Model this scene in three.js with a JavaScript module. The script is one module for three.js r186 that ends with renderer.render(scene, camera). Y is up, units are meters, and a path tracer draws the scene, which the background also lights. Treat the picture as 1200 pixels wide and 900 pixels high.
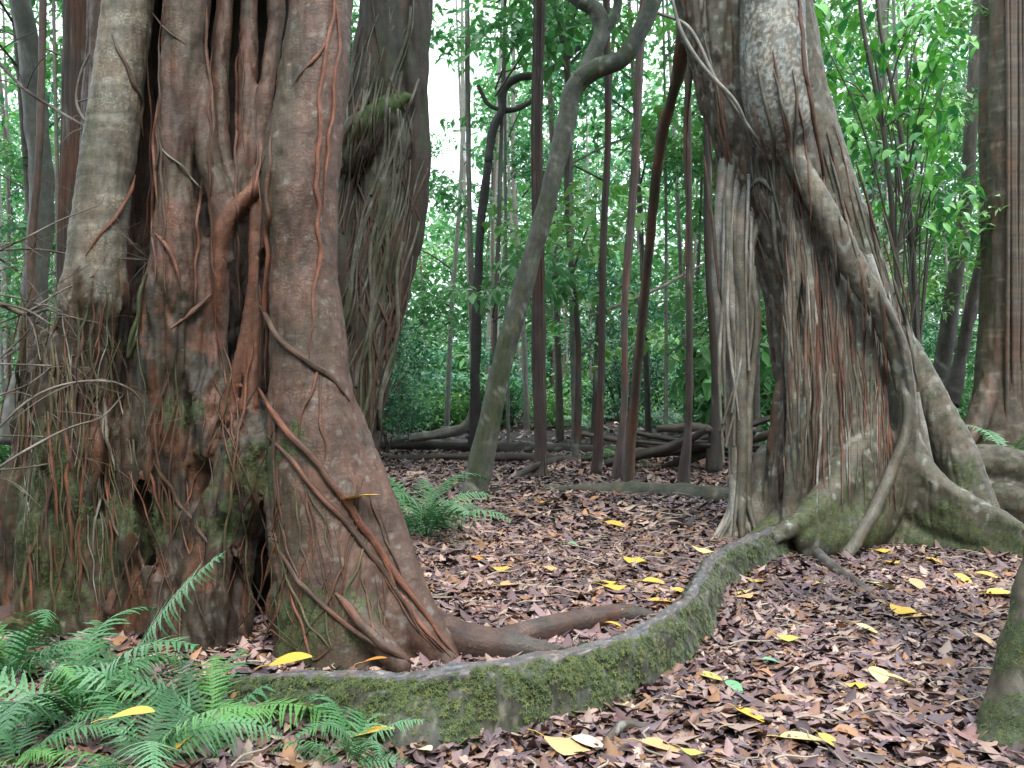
import * as THREE from 'three';
import { ImprovedNoise } from 'three/addons/math/ImprovedNoise.js';
import { mergeGeometries } from 'three/addons/utils/BufferGeometryUtils.js';

// ---------------------------------------------------------------- camera, sky, sun, exposure
const scene = new THREE.Scene();
const EYE = 1.4, FOV = 45, PITCH = -Math.atan(20 / 1086.4);
const camera = new THREE.PerspectiveCamera(FOV, 4 / 3, 0.1, 400);
camera.position.set(0, EYE, 0);
camera.rotation.set(PITCH, 0, 0);
scene.add(camera);

function skyTexture() {
  const w = 128, h = 64, d = new Float32Array(w * h * 4);
  for (let j = 0; j < h; j++) for (let i = 0; i < w; i++) {
    const up = Math.max(0, Math.sin(((j + 0.5) / h - 0.5) * Math.PI));
    const l = 0.85 * (1 + 2 * up) * 0.8, k = (j * w + i) * 4;
    d[k] = l * 0.93; d[k + 1] = l * 1.0; d[k + 2] = l * 1.1; d[k + 3] = 1;
  }
  const t = new THREE.DataTexture(d, w, h, THREE.RGBAFormat, THREE.FloatType);
  t.mapping = THREE.EquirectangularReflectionMapping; t.magFilter = THREE.LinearFilter; t.needsUpdate = true;
  return t;
}
const sky = skyTexture();
scene.background = sky; scene.environment = sky;
const sun = new THREE.DirectionalLight(0xfff3e0, 1.5);
sun.position.set(6, 30, 10); sun.target.position.set(0, 0, -8); sun.castShadow = true;
sun.shadow.radius = 40; sun.shadow.mapSize.set(2048, 2048);
Object.assign(sun.shadow.camera, { left: -25, right: 25, top: 25, bottom: -25, near: 1, far: 90 });
scene.add(sun, sun.target);
const renderer = new THREE.WebGLRenderer({ antialias: true });
renderer.toneMapping = THREE.LinearToneMapping;
renderer.toneMappingExposure = 2.65;
renderer.shadowMap.enabled = true;

// ---------------------------------------------------------------- helpers
const V = (x, y, z) => new THREE.Vector3(x, y, z);
const perlin = new ImprovedNoise();
const noise = (x, y, z) => perlin.noise(x + 31.7, y + 17.3, z + 53.1);
const clamp = (x, a = 0, b = 1) => Math.min(b, Math.max(a, x));
const lerp = (a, b, t) => a + (b - a) * t;
const mix3 = (a, b, t) => [lerp(a[0], b[0], t), lerp(a[1], b[1], t), lerp(a[2], b[2], t)];
const smooth = (a, b, x) => { const t = clamp((x - a) / (b - a)); return t * t * (3 - 2 * t); };
function rng(seed) { let s = seed >>> 0; return () => { s = (s + 0x6D2B79F5) | 0; let t = Math.imul(s ^ (s >>> 15), 1 | s); t = (t + Math.imul(t ^ (t >>> 7), 61 | t)) ^ t; return ((t ^ (t >>> 14)) >>> 0) / 4294967296; }; }
const lin = (c) => { c /= 255; return c <= 0.04045 ? c / 12.92 : Math.pow((c + 0.055) / 1.055, 2.4); };
const rgb = (r, g, b) => [lin(r), lin(g), lin(b)];
const color = (a) => new THREE.Color().setRGB(a[0], a[1], a[2]);
const names = {};
function numbered(name) { const n = names[name] = (names[name] ?? -1) + 1; return n ? `${name}_${String(n).padStart(3, '0')}` : name; }

// a survey sheet of the place: a bearing (in 1200 x 900 plan units) and a distance give a point
const FP = 450 / Math.tan(FOV * Math.PI / 360);
function at(px, py, d) {
  const dx = (px - 600) / FP, dy = (450 - py) / FP, c = Math.cos(PITCH), s = Math.sin(PITCH);
  const y = dy * c + s, z = dy * s - c, k = d / -z;
  return V(dx * k, EYE + y * k, z * k);
}
function rayDir(px, py) { return at(px, py, 1).sub(V(0, EYE, 0)).normalize(); }
function groundY(x, z) {
  const far = smooth(14, 30, -z);
  return 0.05 * noise(x * 0.5, 1, z * 0.5) + 0.02 * noise(x * 1.7, 2, z * 1.7) + far * 0.5 * noise(x * 0.08, 3, z * 0.08);
}
function onGround(px, py) {            // where that bearing meets the forest floor
  const r = rayDir(px, py); let t = EYE / Math.max(1e-3, -r.y);
  for (let i = 0; i < 6; i++) { const y = groundY(r.x * t, r.z * t); t = (EYE - y) / -r.y; }
  return V(r.x * t, groundY(r.x * t, r.z * t), r.z * t);
}

function tag(o, label, category, group, kind) {
  if (label) o.userData.label = label;
  if (category) o.userData.category = category;
  if (group) o.userData.group = group;
  if (kind) o.userData.kind = kind;
  return o;
}
function thing(name, label, category, pos = V(0, 0, 0), group) {
  const g = new THREE.Group(); g.name = numbered(name); g.position.copy(pos); scene.add(g);
  return tag(g, label, category, group);
}
function part(name, geo, mat, parent, kind) {     // geometry in world units, parent un-rotated
  const m = new THREE.Mesh(geo, mat); m.name = name; m.castShadow = m.receiveShadow = true;
  if (!parent.isMesh && parent !== scene) m.position.copy(parent.position).negate();
  parent.add(m); if (kind) m.userData.kind = kind;
  return m;
}
function stuffCopies(name, geo, mat, list, parent) {   // list of {m, c}
  const im = new THREE.InstancedMesh(geo, mat, list.length); im.name = name; im.castShadow = im.receiveShadow = true;
  list.forEach((e, i) => { im.setMatrixAt(i, e.m); if (e.c) im.setColorAt(i, e.c); });
  im.userData.kind = 'stuff';
  if (!parent.isMesh && parent !== scene) im.position.copy(parent.position).negate();
  parent.add(im); return im;
}

// ---------------------------------------------------------------- textures (grain of the stuff things are made of)
function dataTex(n, f, srgb) {
  const d = new Uint8Array(n * n * 4);
  for (let j = 0; j < n; j++) for (let i = 0; i < n; i++) { const c = f(i / n, j / n), k = (j * n + i) * 4; for (let q = 0; q < 3; q++) d[k + q] = clamp(c[q]) * 255; d[k + 3] = 255; }
  const t = new THREE.DataTexture(d, n, n, THREE.RGBAFormat);
  t.wrapS = t.wrapT = THREE.RepeatWrapping; t.magFilter = THREE.LinearFilter; t.minFilter = THREE.LinearMipmapLinearFilter; t.generateMipmaps = true;
  if (srgb) t.colorSpace = THREE.SRGBColorSpace; t.needsUpdate = true; return t;
}
// periodic noise by wrapping on a torus-like lattice: blend of four shifted samples
function pn(u, v, fx, fy, z) {
  const a = noise(u * fx, v * fy, z), b = noise((u - 1) * fx, v * fy, z), c = noise(u * fx, (v - 1) * fy, z), d = noise((u - 1) * fx, (v - 1) * fy, z);
  return lerp(lerp(a, b, u), lerp(c, d, u), v);
}
const barkHeight = (u, v) => {
  let h = 0.5 + 0.35 * pn(u, v, 22, 9, 1) + 0.3 * pn(u, v, 60, 22, 2) + 0.2 * pn(u, v, 130, 90, 3);
  h -= 0.3 * Math.max(0, 0.1 - Math.abs(pn(u, v, 9, 30, 5) + 0.3 * pn(u, v, 40, 60, 6))) * 2;         // fine cross cracks
  return h;
};
const barkBump = dataTex(512, (u, v) => { const h = barkHeight(u, v); return [h, h, h]; });
const barkMap = dataTex(512, (u, v) => {
  const h = barkHeight(u, v), a = 0.8 + 0.42 * (h - 0.5) + 0.14 * pn(u, v, 10, 16, 7);
  const lichen = smooth(0.2, 0.4, pn(u, v, 95, 95, 11) * 0.8 + pn(u, v, 8, 8, 12) * 0.8) * 0.24, rust = 0.1 * pn(u, v, 12, 5, 9);
  return [a + rust + lichen, a + lichen * 1.05, a - rust * 0.6 + lichen * 0.9];
}, true);
const fiberHeight = (u, v) => 0.5 + 0.5 * pn(u, v, 48, 4, 21) + 0.35 * pn(u, v, 120, 9, 22) + 0.15 * pn(u, v, 100, 60, 23);
const fiberBump = dataTex(512, (u, v) => { const h = fiberHeight(u, v); return [h, h, h]; });
const fiberMap = dataTex(512, (u, v) => {
  const h = fiberHeight(u, v), a = 0.7 + 0.5 * (h - 0.5), r = 0.12 * pn(u, v, 30, 4, 29);
  return [a + r, a, a - r * 0.7];
}, true);
const soilMap = dataTex(512, (u, v) => { const a = 0.6 + 0.5 * pn(u, v, 30, 30, 31) + 0.5 * pn(u, v, 90, 90, 32); return [a, a * 0.92, a * 0.88]; }, true);

const bark = (opt = {}) => new THREE.MeshStandardMaterial({ vertexColors: true, map: barkMap, bumpMap: barkBump, bumpScale: 0.005, roughness: 0.66, ...opt });
const M = {
  bark: bark(),
  fiber: bark({ map: fiberMap, bumpMap: fiberBump, bumpScale: 0.004, roughness: 0.75 }),
  soil: new THREE.MeshStandardMaterial({ color: color([0.045, 0.03, 0.026]), map: soilMap, roughness: 0.95 }),
  litter: new THREE.MeshStandardMaterial({ color: 0xffffff, roughness: 0.62, side: THREE.DoubleSide }),
  moss: new THREE.MeshPhysicalMaterial({ color: 0xffffff, roughness: 0.95, side: THREE.DoubleSide, transmission: 0.25, thickness: 0 }),
};
const leafMat = (c, t = 0.45, r = 0.75) => new THREE.MeshPhysicalMaterial({ color: color(c), roughness: r, transmission: t, thickness: 0, side: THREE.DoubleSide });
M.leafA = leafMat([0.10, 0.31, 0.10], 0.5);
M.leafB = leafMat([0.065, 0.26, 0.13], 0.5);
M.leafC = leafMat([0.17, 0.40, 0.11], 0.5);
M.leafDark = leafMat([0.06, 0.22, 0.10], 0.45, 0.5);
M.leafFar = M.leafA;
M.fern = leafMat([0.05, 0.21, 0.06], 0.45, 0.6);
M.fernPale = leafMat([0.13, 0.33, 0.15], 0.45, 0.55);
M.fernDeep = leafMat([0.03, 0.13, 0.04], 0.35, 0.6);
M.fernLime = leafMat([0.09, 0.28, 0.05], 0.4, 0.6);

// ---------------------------------------------------------------- swept limbs
function smoothPath(pts, per = 8) {             // pts: [x,y,z,r]
  const c = new THREE.CatmullRomCurve3(pts.map((p) => V(p[0], p[1], p[2])), false, 'centripetal');
  const n = (pts.length - 1) * per, out = [];
  for (let i = 0; i <= n; i++) {
    const t = i / n, f = t * (pts.length - 1), k = Math.min(pts.length - 2, Math.floor(f)), u = f - k;
    const p = c.getPoint(t); out.push([p.x, p.y, p.z, lerp(pts[k][3], pts[k + 1][3], u * u * (3 - 2 * u))]);
  }
  return out;
}
function limb(path, { sides = 8, per = 6, rough = 0.12, tone, seed = 0, freq = 6, cap = true } = {}) {
  const P = path.length < 2 ? path : smoothPath(path, per), n = P.length;
  const pos = [], uv = [], col = [], idx = [];
  let N = null, len = 0; const T = V(), A = V(), B = V();
  for (let i = 0; i < n; i++) {
    const a = P[Math.max(0, i - 1)], b = P[Math.min(n - 1, i + 1)];
    T.set(b[0] - a[0], b[1] - a[1], b[2] - a[2]).normalize();
    if (!N) { N = Math.abs(T.y) > 0.9 ? V(1, 0, 0) : V(0, 1, 0); }
    N.addScaledVector(T, -N.dot(T)).normalize(); B.crossVectors(T, N);
    if (i) len += Math.hypot(P[i][0] - P[i - 1][0], P[i][1] - P[i - 1][1], P[i][2] - P[i - 1][2]);
    for (let k = 0; k <= sides; k++) {
      const th = k / sides * Math.PI * 2, c = Math.cos(th), s = Math.sin(th), r0 = P[i][3];
      const r = r0 * (1 + rough * (noise(c * 1.3 + seed, s * 1.3 + seed * 0.7, len * freq) + 0.8 * noise(c * 2.6 + seed, s * 2.6, len * freq * 0.35)));
      A.set(P[i][0], P[i][1], P[i][2]).addScaledVector(N, c * r).addScaledVector(B, s * r);
      pos.push(A.x, A.y, A.z); uv.push(k / sides * Math.PI * 2 * Math.max(0.03, P[0][3]), len);
      const q = tone ? tone(A, c * N.y + s * B.y, len) : [0.2, 0.15, 0.12]; col.push(q[0], q[1], q[2]);
    }
  }
  const w = sides + 1;
  for (let i = 0; i < n - 1; i++) for (let k = 0; k < sides; k++) { const a = i * w + k; idx.push(a, a + w, a + 1, a + 1, a + w, a + w + 1); }
  if (cap) for (const [i, flip] of [[0, 1], [n - 1, 0]]) {
    const c = pos.length / 3; pos.push(P[i][0], P[i][1], P[i][2]); uv.push(0, 0); col.push(col[i * w * 3], col[i * w * 3 + 1], col[i * w * 3 + 2]);
    for (let k = 0; k < sides; k++) flip ? idx.push(c, i * w + k, i * w + k + 1) : idx.push(c, i * w + k + 1, i * w + k);
  }
  return finish(pos, uv, col, idx);
}
function finish(pos, uv, col, idx) {
  const g = new THREE.BufferGeometry();
  g.setAttribute('position', new THREE.Float32BufferAttribute(pos, 3));
  if (uv) g.setAttribute('uv', new THREE.Float32BufferAttribute(uv, 2));
  if (col) g.setAttribute('color', new THREE.Float32BufferAttribute(col, 3));
  g.setIndex(idx); g.computeVertexNormals(); return g;
}
// tone(p) makers: base colour with blotches, moss patches and lichen spots, all with a grain of their own
const MOSS = [0.05, 0.075, 0.03], MOSSY = [0.085, 0.1, 0.042], MOSSD = [0.036, 0.056, 0.025], LICHEN = [0.36, 0.37, 0.33];
const rnd = (p) => clamp(0.5 + 0.9 * noise(p.x * 15, p.y * 4, p.z * 15) + 0.4 * noise(p.x * 50, p.y * 20, p.z * 50));
function grain(p, s = 1) { return 0.5 * noise(p.x * 7 * s, p.y * 3.5 * s, p.z * 7 * s) + 0.35 * noise(p.x * 23 * s, p.y * 12 * s, p.z * 23 * s) + 0.3 * noise(p.x * 60 * s, p.y * 40 * s, p.z * 60 * s); }
function toneOf(base, { alt = null, moss = 0, lichen = 0, vary = 0.5, mossTint = MOSS } = {}) {
  return (p) => {
    const g = grain(p); let c = base.map((x) => x * (1 + vary * g));
    if (alt) c = mix3(c, alt, smooth(0.0, 0.3, noise(p.x * 4, p.y * 1.3, p.z * 4 + 9)));
    if (lichen) c = mix3(c, LICHEN, smooth(0.5 - lichen * 0.5, 0.6 - lichen * 0.5, noise(p.x * 26, p.y * 26, p.z * 26) * 0.6 + 0.6 * noise(p.x * 6, p.y * 6, p.z * 6 + 4)) * 0.7);
    if (moss) c = mix3(c, mossTint.map((x) => x * (1 + 0.8 * noise(p.x * 40, p.y * 40, p.z * 40))), smooth(0.45 - moss, 0.62 - moss, 0.5 * noise(p.x * 5, p.y * 5, p.z * 5) + 0.4 * noise(p.x * 19, p.y * 19, p.z * 19)) * 0.9);
    return c;
  };
}

// ---------------------------------------------------------------- fused trunks: a distance field of tapered limbs, meshed with surface nets
class Field {
  constructor(min, max, cell) {
    this.min = min; this.cell = cell; this.n = [0, 1, 2].map((i) => Math.ceil((max[i] - min[i]) / cell) + 1);
    const N = this.n[0] * this.n[1] * this.n[2];
    this.f = new Float32Array(N).fill(0.25); this.o = new Uint8Array(N);
  }
  chain(pts, tone, k = 0.04, per = 5) {          // first the chain's own distance, then a soft join with what is there
    const P = smoothPath(pts, per), { n, min, cell, f, o } = this, touched = [];
    const g = this.g ??= new Float32Array(f.length).fill(9);
    for (let s = 0; s < P.length - 1; s++) {
      const a = P[s], b = P[s + 1], R = Math.max(a[3], b[3]) + 0.05 + k;
      const lo = [0, 1, 2].map((i) => clamp(Math.floor((Math.min(a[i], b[i]) - R - min[i]) / cell), 0, n[i] - 1));
      const hi = [0, 1, 2].map((i) => clamp(Math.ceil((Math.max(a[i], b[i]) + R - min[i]) / cell), 0, n[i] - 1));
      const bx = b[0] - a[0], by = b[1] - a[1], bz = b[2] - a[2], L = bx * bx + by * by + bz * bz + 1e-9;
      for (let z = lo[2]; z <= hi[2]; z++) for (let y = lo[1]; y <= hi[1]; y++) { let i = (z * n[1] + y) * n[0] + lo[0]; for (let x = lo[0]; x <= hi[0]; x++, i++) {
        const px = min[0] + x * cell - a[0], py = min[1] + y * cell - a[1], pz = min[2] + z * cell - a[2];
        let t = (px * bx + py * by + pz * bz) / L; t = t < 0 ? 0 : t > 1 ? 1 : t;
        const qx = px - bx * t, qy = py - by * t, qz = pz - bz * t;
        const d = Math.sqrt(qx * qx + qy * qy + qz * qz) - (a[3] + (b[3] - a[3]) * t);
        if (d < g[i]) { if (g[i] === 9) touched.push(i); g[i] = d; }
      } }
    }
    for (const i of touched) {
      const d = g[i], e = f[i], h = k - Math.abs(d - e); if (d < e) o[i] = tone;
      f[i] = Math.min(d, e) - (h > 0 ? h * h / (4 * k) : 0); g[i] = 9;
    }
    return this;
  }
  carve(pts, per = 24) {                         // hollow out a cleft along a path
    const P = smoothPath(pts, per), { n, min, cell, f, o } = this;
    for (let s = 0; s < P.length; s++) {
      const a = P[s], R = a[3] + 0.03, lo = [0, 1, 2].map((i) => clamp(Math.floor((a[i] - R - min[i]) / cell), 0, n[i] - 1)), hi = [0, 1, 2].map((i) => clamp(Math.ceil((a[i] + R - min[i]) / cell), 0, n[i] - 1));
      for (let z = lo[2]; z <= hi[2]; z++) for (let y = lo[1]; y <= hi[1]; y++) for (let x = lo[0]; x <= hi[0]; x++) {
        const i = (z * n[1] + y) * n[0] + x, d = a[3] - Math.hypot(min[0] + x * cell - a[0], min[1] + y * cell - a[1], (min[2] + z * cell - a[2]) * 0.45);
        if (d > f[i]) { f[i] = d; if (d > -0.02) o[i] = 6; }  // cleft walls take the dark inner tone, shade put into the colour
      }
    }
    return this;
  }
  value(x, y, z) {
    const { n, min, cell, f } = this; let gx = (x - min[0]) / cell, gy = (y - min[1]) / cell, gz = (z - min[2]) / cell;
    if (gx < 0 || gy < 0 || gz < 0 || gx >= n[0] - 1 || gy >= n[1] - 1 || gz >= n[2] - 1) return 0.25;
    const i = Math.floor(gx), j = Math.floor(gy), k = Math.floor(gz); gx -= i; gy -= j; gz -= k;
    const q = (a, b, c) => f[((k + c) * n[1] + j + b) * n[0] + i + a];
    return lerp(lerp(lerp(q(0, 0, 0), q(1, 0, 0), gx), lerp(q(0, 1, 0), q(1, 1, 0), gx), gy), lerp(lerp(q(0, 0, 1), q(1, 0, 1), gx), lerp(q(0, 1, 1), q(1, 1, 1), gx), gy), gz);
  }
  normal(p) {
    const e = this.cell, g = V(this.value(p.x + e, p.y, p.z) - this.value(p.x - e, p.y, p.z), this.value(p.x, p.y + e, p.z) - this.value(p.x, p.y - e, p.z), this.value(p.x, p.y, p.z + e) - this.value(p.x, p.y, p.z - e));
    return g.lengthSq() > 1e-12 ? g.normalize() : V(0, 0, 1);
  }
  hit(px, py, fallback) {
    const r = rayDir(px, py), o = V(0, EYE, 0); let t = 2;
    for (let i = 0; i < 400; i++) { const p = o.clone().addScaledVector(r, t), v = this.value(p.x, p.y, p.z); if (v < 0.004) return p; t += Math.min(v * 0.8, 0.08); if (t > 14) break; }
    return fallback ? at(px, py, fallback) : null;
  }
  snap(p, off) { for (let i = 0; i < 4; i++) { const v = this.value(p.x, p.y, p.z); if (v >= 0.24) return p; p.addScaledVector(this.normal(p), -(v - off)); } return p; }
  mesh(shape, paint) {
    const { n, min, cell, f, o } = this, [nx, ny, nz] = n, id = new Int32Array(nx * ny * nz).fill(-1), P = [], own = [], quad = [];
    const at_ = (x, y, z) => (z * ny + y) * nx + x, E = [[0, 1], [0, 2], [0, 4], [1, 3], [1, 5], [2, 3], [2, 6], [3, 7], [4, 5], [4, 6], [5, 7], [6, 7]];
    const c = new Float32Array(8);
    for (let z = 0; z < nz - 1; z++) for (let y = 0; y < ny - 1; y++) for (let x = 0; x < nx - 1; x++) {
      let m = 0; for (let q = 0; q < 8; q++) { c[q] = f[at_(x + (q & 1), y + ((q >> 1) & 1), z + (q >> 2))]; if (c[q] < 0) m |= 1 << q; }
      if (m === 0 || m === 255) continue;
      let sx = 0, sy = 0, sz = 0, k = 0;
      for (const [a, b] of E) if (((m >> a) & 1) !== ((m >> b) & 1)) { const t = c[a] / (c[a] - c[b]); sx += lerp(a & 1, b & 1, t); sy += lerp((a >> 1) & 1, (b >> 1) & 1, t); sz += lerp(a >> 2, b >> 2, t); k++; }
      id[at_(x, y, z)] = P.length; own.push(o[at_(x, y, z)]);
      P.push(V(min[0] + (x + sx / k) * cell, min[1] + (y + sy / k) * cell, min[2] + (z + sz / k) * cell));
    }
    for (let z = 1; z < nz - 1; z++) for (let y = 1; y < ny - 1; y++) for (let x = 1; x < nx - 1; x++) {
      const s = f[at_(x, y, z)] < 0;
      if (s !== f[at_(x + 1, y, z)] < 0) { const q = [id[at_(x, y - 1, z - 1)], id[at_(x, y, z - 1)], id[at_(x, y, z)], id[at_(x, y - 1, z)]]; quad.push(s ? q : q.reverse()); }
      if (s !== f[at_(x, y + 1, z)] < 0) { const q = [id[at_(x - 1, y, z - 1)], id[at_(x - 1, y, z)], id[at_(x, y, z)], id[at_(x, y, z - 1)]]; quad.push(s ? q : q.reverse()); }
      if (s !== f[at_(x, y, z + 1)] < 0) { const q = [id[at_(x - 1, y - 1, z)], id[at_(x, y - 1, z)], id[at_(x, y, z)], id[at_(x - 1, y, z)]]; quad.push(s ? q : q.reverse()); }
    }
    const nn = P.map((p) => this.normal(p)), col = [];
    P.forEach((p, i) => { col.push(paint(p, nn[i], own[i])); });
    const Q = P.map((p, i) => p.clone().addScaledVector(nn[i], shape(p, nn[i], own[i])));
    // smooth normals from the displaced surface
    const sn = Q.map(() => V(0, 0, 0)), a = V(), b = V(), tris = [];
    for (const q of quad) if (q[0] >= 0 && q[1] >= 0 && q[2] >= 0 && q[3] >= 0) tris.push([q[0], q[1], q[2]], [q[0], q[2], q[3]]);
    for (const t of tris) { a.subVectors(Q[t[1]], Q[t[0]]); b.subVectors(Q[t[2]], Q[t[0]]); a.cross(b); t.push(Math.abs(a.y) > 0.75 * a.length() ? 1 : Math.abs(a.x) > Math.abs(a.z) ? 0 : 2); for (let k = 0; k < 3; k++) sn[t[k]].add(a); }
    const key = new Map(), pos = [], nor = [], uv = [], cc = [], idx = [];
    for (const t of tris) for (let k = 0; k < 3; k++) {
      const kk = t[k] * 3 + t[3]; let v = key.get(kk);
      if (v === undefined) {
        v = pos.length / 3; key.set(kk, v); const p = Q[t[k]], s = sn[t[k]].normalize();
        pos.push(p.x, p.y, p.z); nor.push(s.x, s.y, s.z); cc.push(...col[t[k]]);
        t[3] === 1 ? uv.push(p.x, p.z) : t[3] === 0 ? uv.push(p.z, p.y) : uv.push(p.x, p.y);
      }
      idx.push(v);
    }
    const g = new THREE.BufferGeometry();
    g.setAttribute('position', new THREE.Float32BufferAttribute(pos, 3)); g.setAttribute('normal', new THREE.Float32BufferAttribute(nor, 3));
    g.setAttribute('uv', new THREE.Float32BufferAttribute(uv, 2)); g.setAttribute('color', new THREE.Float32BufferAttribute(cc, 3)); g.setIndex(idx);
    this.surface = { P: Q, N: nn };
    return g;
  }
}
const pix = (list) => list.map(([x, y, d, r]) => { const p = at(x, y, d); return [p.x, p.y, p.z, r * d / FP]; });

// ---------------------------------------------------------------- leaves
function leafShape(L, W, { fold = 0.25, droop = 0.25, seg = 4, wave = 0 } = {}) {     // lies along +z, base at 0
  const pos = [], idx = [];
  for (let i = 0; i <= seg; i++) {
    const t = i / seg, w = W * 0.5 * Math.pow(Math.sin(Math.PI * clamp(0.04 + 0.94 * Math.pow(t, 0.85))), 0.85), y = -droop * L * t * t, z = L * t * (1 - 0.15 * droop * t);
    const k = wave * Math.sin(t * 9) * W;
    pos.push(-w, y + fold * w + k, z, 0, y, z, w, y + fold * w - k, z);
  }
  for (let i = 0; i < seg; i++) { const a = i * 3; idx.push(a, a + 1, a + 3, a + 1, a + 4, a + 3, a + 1, a + 2, a + 4, a + 2, a + 5, a + 4); }
  return finish(pos, null, null, idx);
}
function cluster(rand, n, L, W, spread) {       // a sprig of leaves round a point
  const gs = [], m = new THREE.Matrix4(), q = new THREE.Quaternion(), e = new THREE.Euler();
  for (let i = 0; i < n; i++) {
    const s = 0.65 + rand() * 0.6, g = leafShape(L * s, W * s, { seg: 2, fold: 0.3, droop: rand() * 0.4 });
    e.set(-0.3 + rand() * 1.1, rand() * 6.283, (rand() - 0.5) * 0.8, 'YXZ'); q.setFromEuler(e);
    const a = rand() * 6.283, r = spread * Math.sqrt(rand());
    m.compose(V(Math.cos(a) * r, (rand() - 0.5) * spread * 0.9, Math.sin(a) * r), q, V(1, 1, 1)); g.applyMatrix4(m); gs.push(g);
  }
  return mergeGeometries(gs);
}
const cr = rng(11);
const CL = { small: [0, 1].map(() => cluster(cr, 11, 0.11, 0.045, 0.17)), mid: [0, 1].map(() => cluster(cr, 9, 0.16, 0.07, 0.2)), big: cluster(cr, 10, 0.3, 0.15, 0.45), fine: cluster(cr, 14, 0.06, 0.03, 0.13) };
function scatterCrown(rand, blobs, n) {         // blobs: [x,y,z,rx,ry,rz]; many in the shells of the blobs
  const out = [], q = new THREE.Quaternion(), e = new THREE.Euler();
  for (let i = 0; i < n; i++) {
    const b = blobs[Math.floor(rand() * blobs.length)], u = rand() * 2 - 1, a = rand() * 6.283, r = Math.pow(rand(), 0.45), s = Math.sqrt(1 - u * u);
    e.set((rand() - 0.5) * 0.9, rand() * 6.283, (rand() - 0.5) * 0.9); q.setFromEuler(e); const k = 0.7 + rand() * 0.7, t = 0.7 + rand() * 0.6;
    out.push({ m: new THREE.Matrix4().compose(V(b[0] + Math.cos(a) * s * r * b[3], b[1] + u * r * b[4], b[2] + Math.sin(a) * s * r * b[5]), q, V(k, k, k)), c: new THREE.Color(t * (0.9 + rand() * 0.25), t, t * (0.8 + rand() * 0.35)) });
  }
  return out;
}

//@@GROUND
// ---------------------------------------------------------------- the forest floor
const floorMesh = (() => {
  const xs = [], zs = []; for (let i = -70; i <= 70; i++) xs.push(Math.sign(i) * (Math.abs(i) * 0.09 + Math.pow(Math.abs(i) / 70, 4) * 190)); for (let i = 0; i <= 150; i++) zs.push(4 - i * 0.11 - Math.pow(i / 150, 5) * 190);
  zs.unshift(10, 30, 90);
  zs.sort((a, b) => b - a);
  const pos = [], uv = [], idx = [], w = xs.length;
  for (const z of zs) for (const x of xs) { pos.push(x, groundY(x, z) - 0.012, z); uv.push(x * 0.8, z * 0.8); }
  for (let j = 0; j < zs.length - 1; j++) for (let i = 0; i < w - 1; i++) { const a = j * w + i; idx.push(a, a + 1, a + w, a + 1, a + w + 1, a + w); }
  const m = new THREE.Mesh(finish(pos, uv, null, idx), M.soil); m.name = 'forest_floor'; m.receiveShadow = true; scene.add(m);
  tag(m, 'dark forest soil under a bed of brown fallen leaves', 'ground', null, 'structure'); return m;
})();
const litterLeaf = (L, W, o) => leafShape(L, W, { seg: 4, ...o }).translate(0, 0, -L / 2);
const LITTER = [litterLeaf(0.085, 0.036, { fold: 0.5, droop: 0.15 }), litterLeaf(0.1, 0.045, { fold: -0.5, droop: -0.2, wave: 0.08 }), litterLeaf(0.065, 0.03, { fold: 0.9, droop: 0.35 }), litterLeaf(0.055, 0.04, { fold: -0.25, droop: 0.1, wave: 0.12 })];
const BROWNS = [[0.2, 0.13, 0.13], [0.14, 0.08, 0.082], [0.07, 0.044, 0.05], [0.24, 0.165, 0.15], [0.16, 0.085, 0.06], [0.29, 0.205, 0.17], [0.22, 0.115, 0.06], [0.12, 0.088, 0.105], [0.06, 0.04, 0.045], [0.34, 0.25, 0.21], [0.16, 0.105, 0.115], [0.12, 0.075, 0.085]];
function litterPose(rand, x, z, lift, tilt, s) {
  const e = new THREE.Euler((rand() - 0.5) * tilt, rand() * 6.283, (rand() - 0.5) * tilt, 'YXZ');
  return new THREE.Matrix4().compose(V(x, groundY(x, z) + lift, z), new THREE.Quaternion().setFromEuler(e), V(s, s, s));
}
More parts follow.
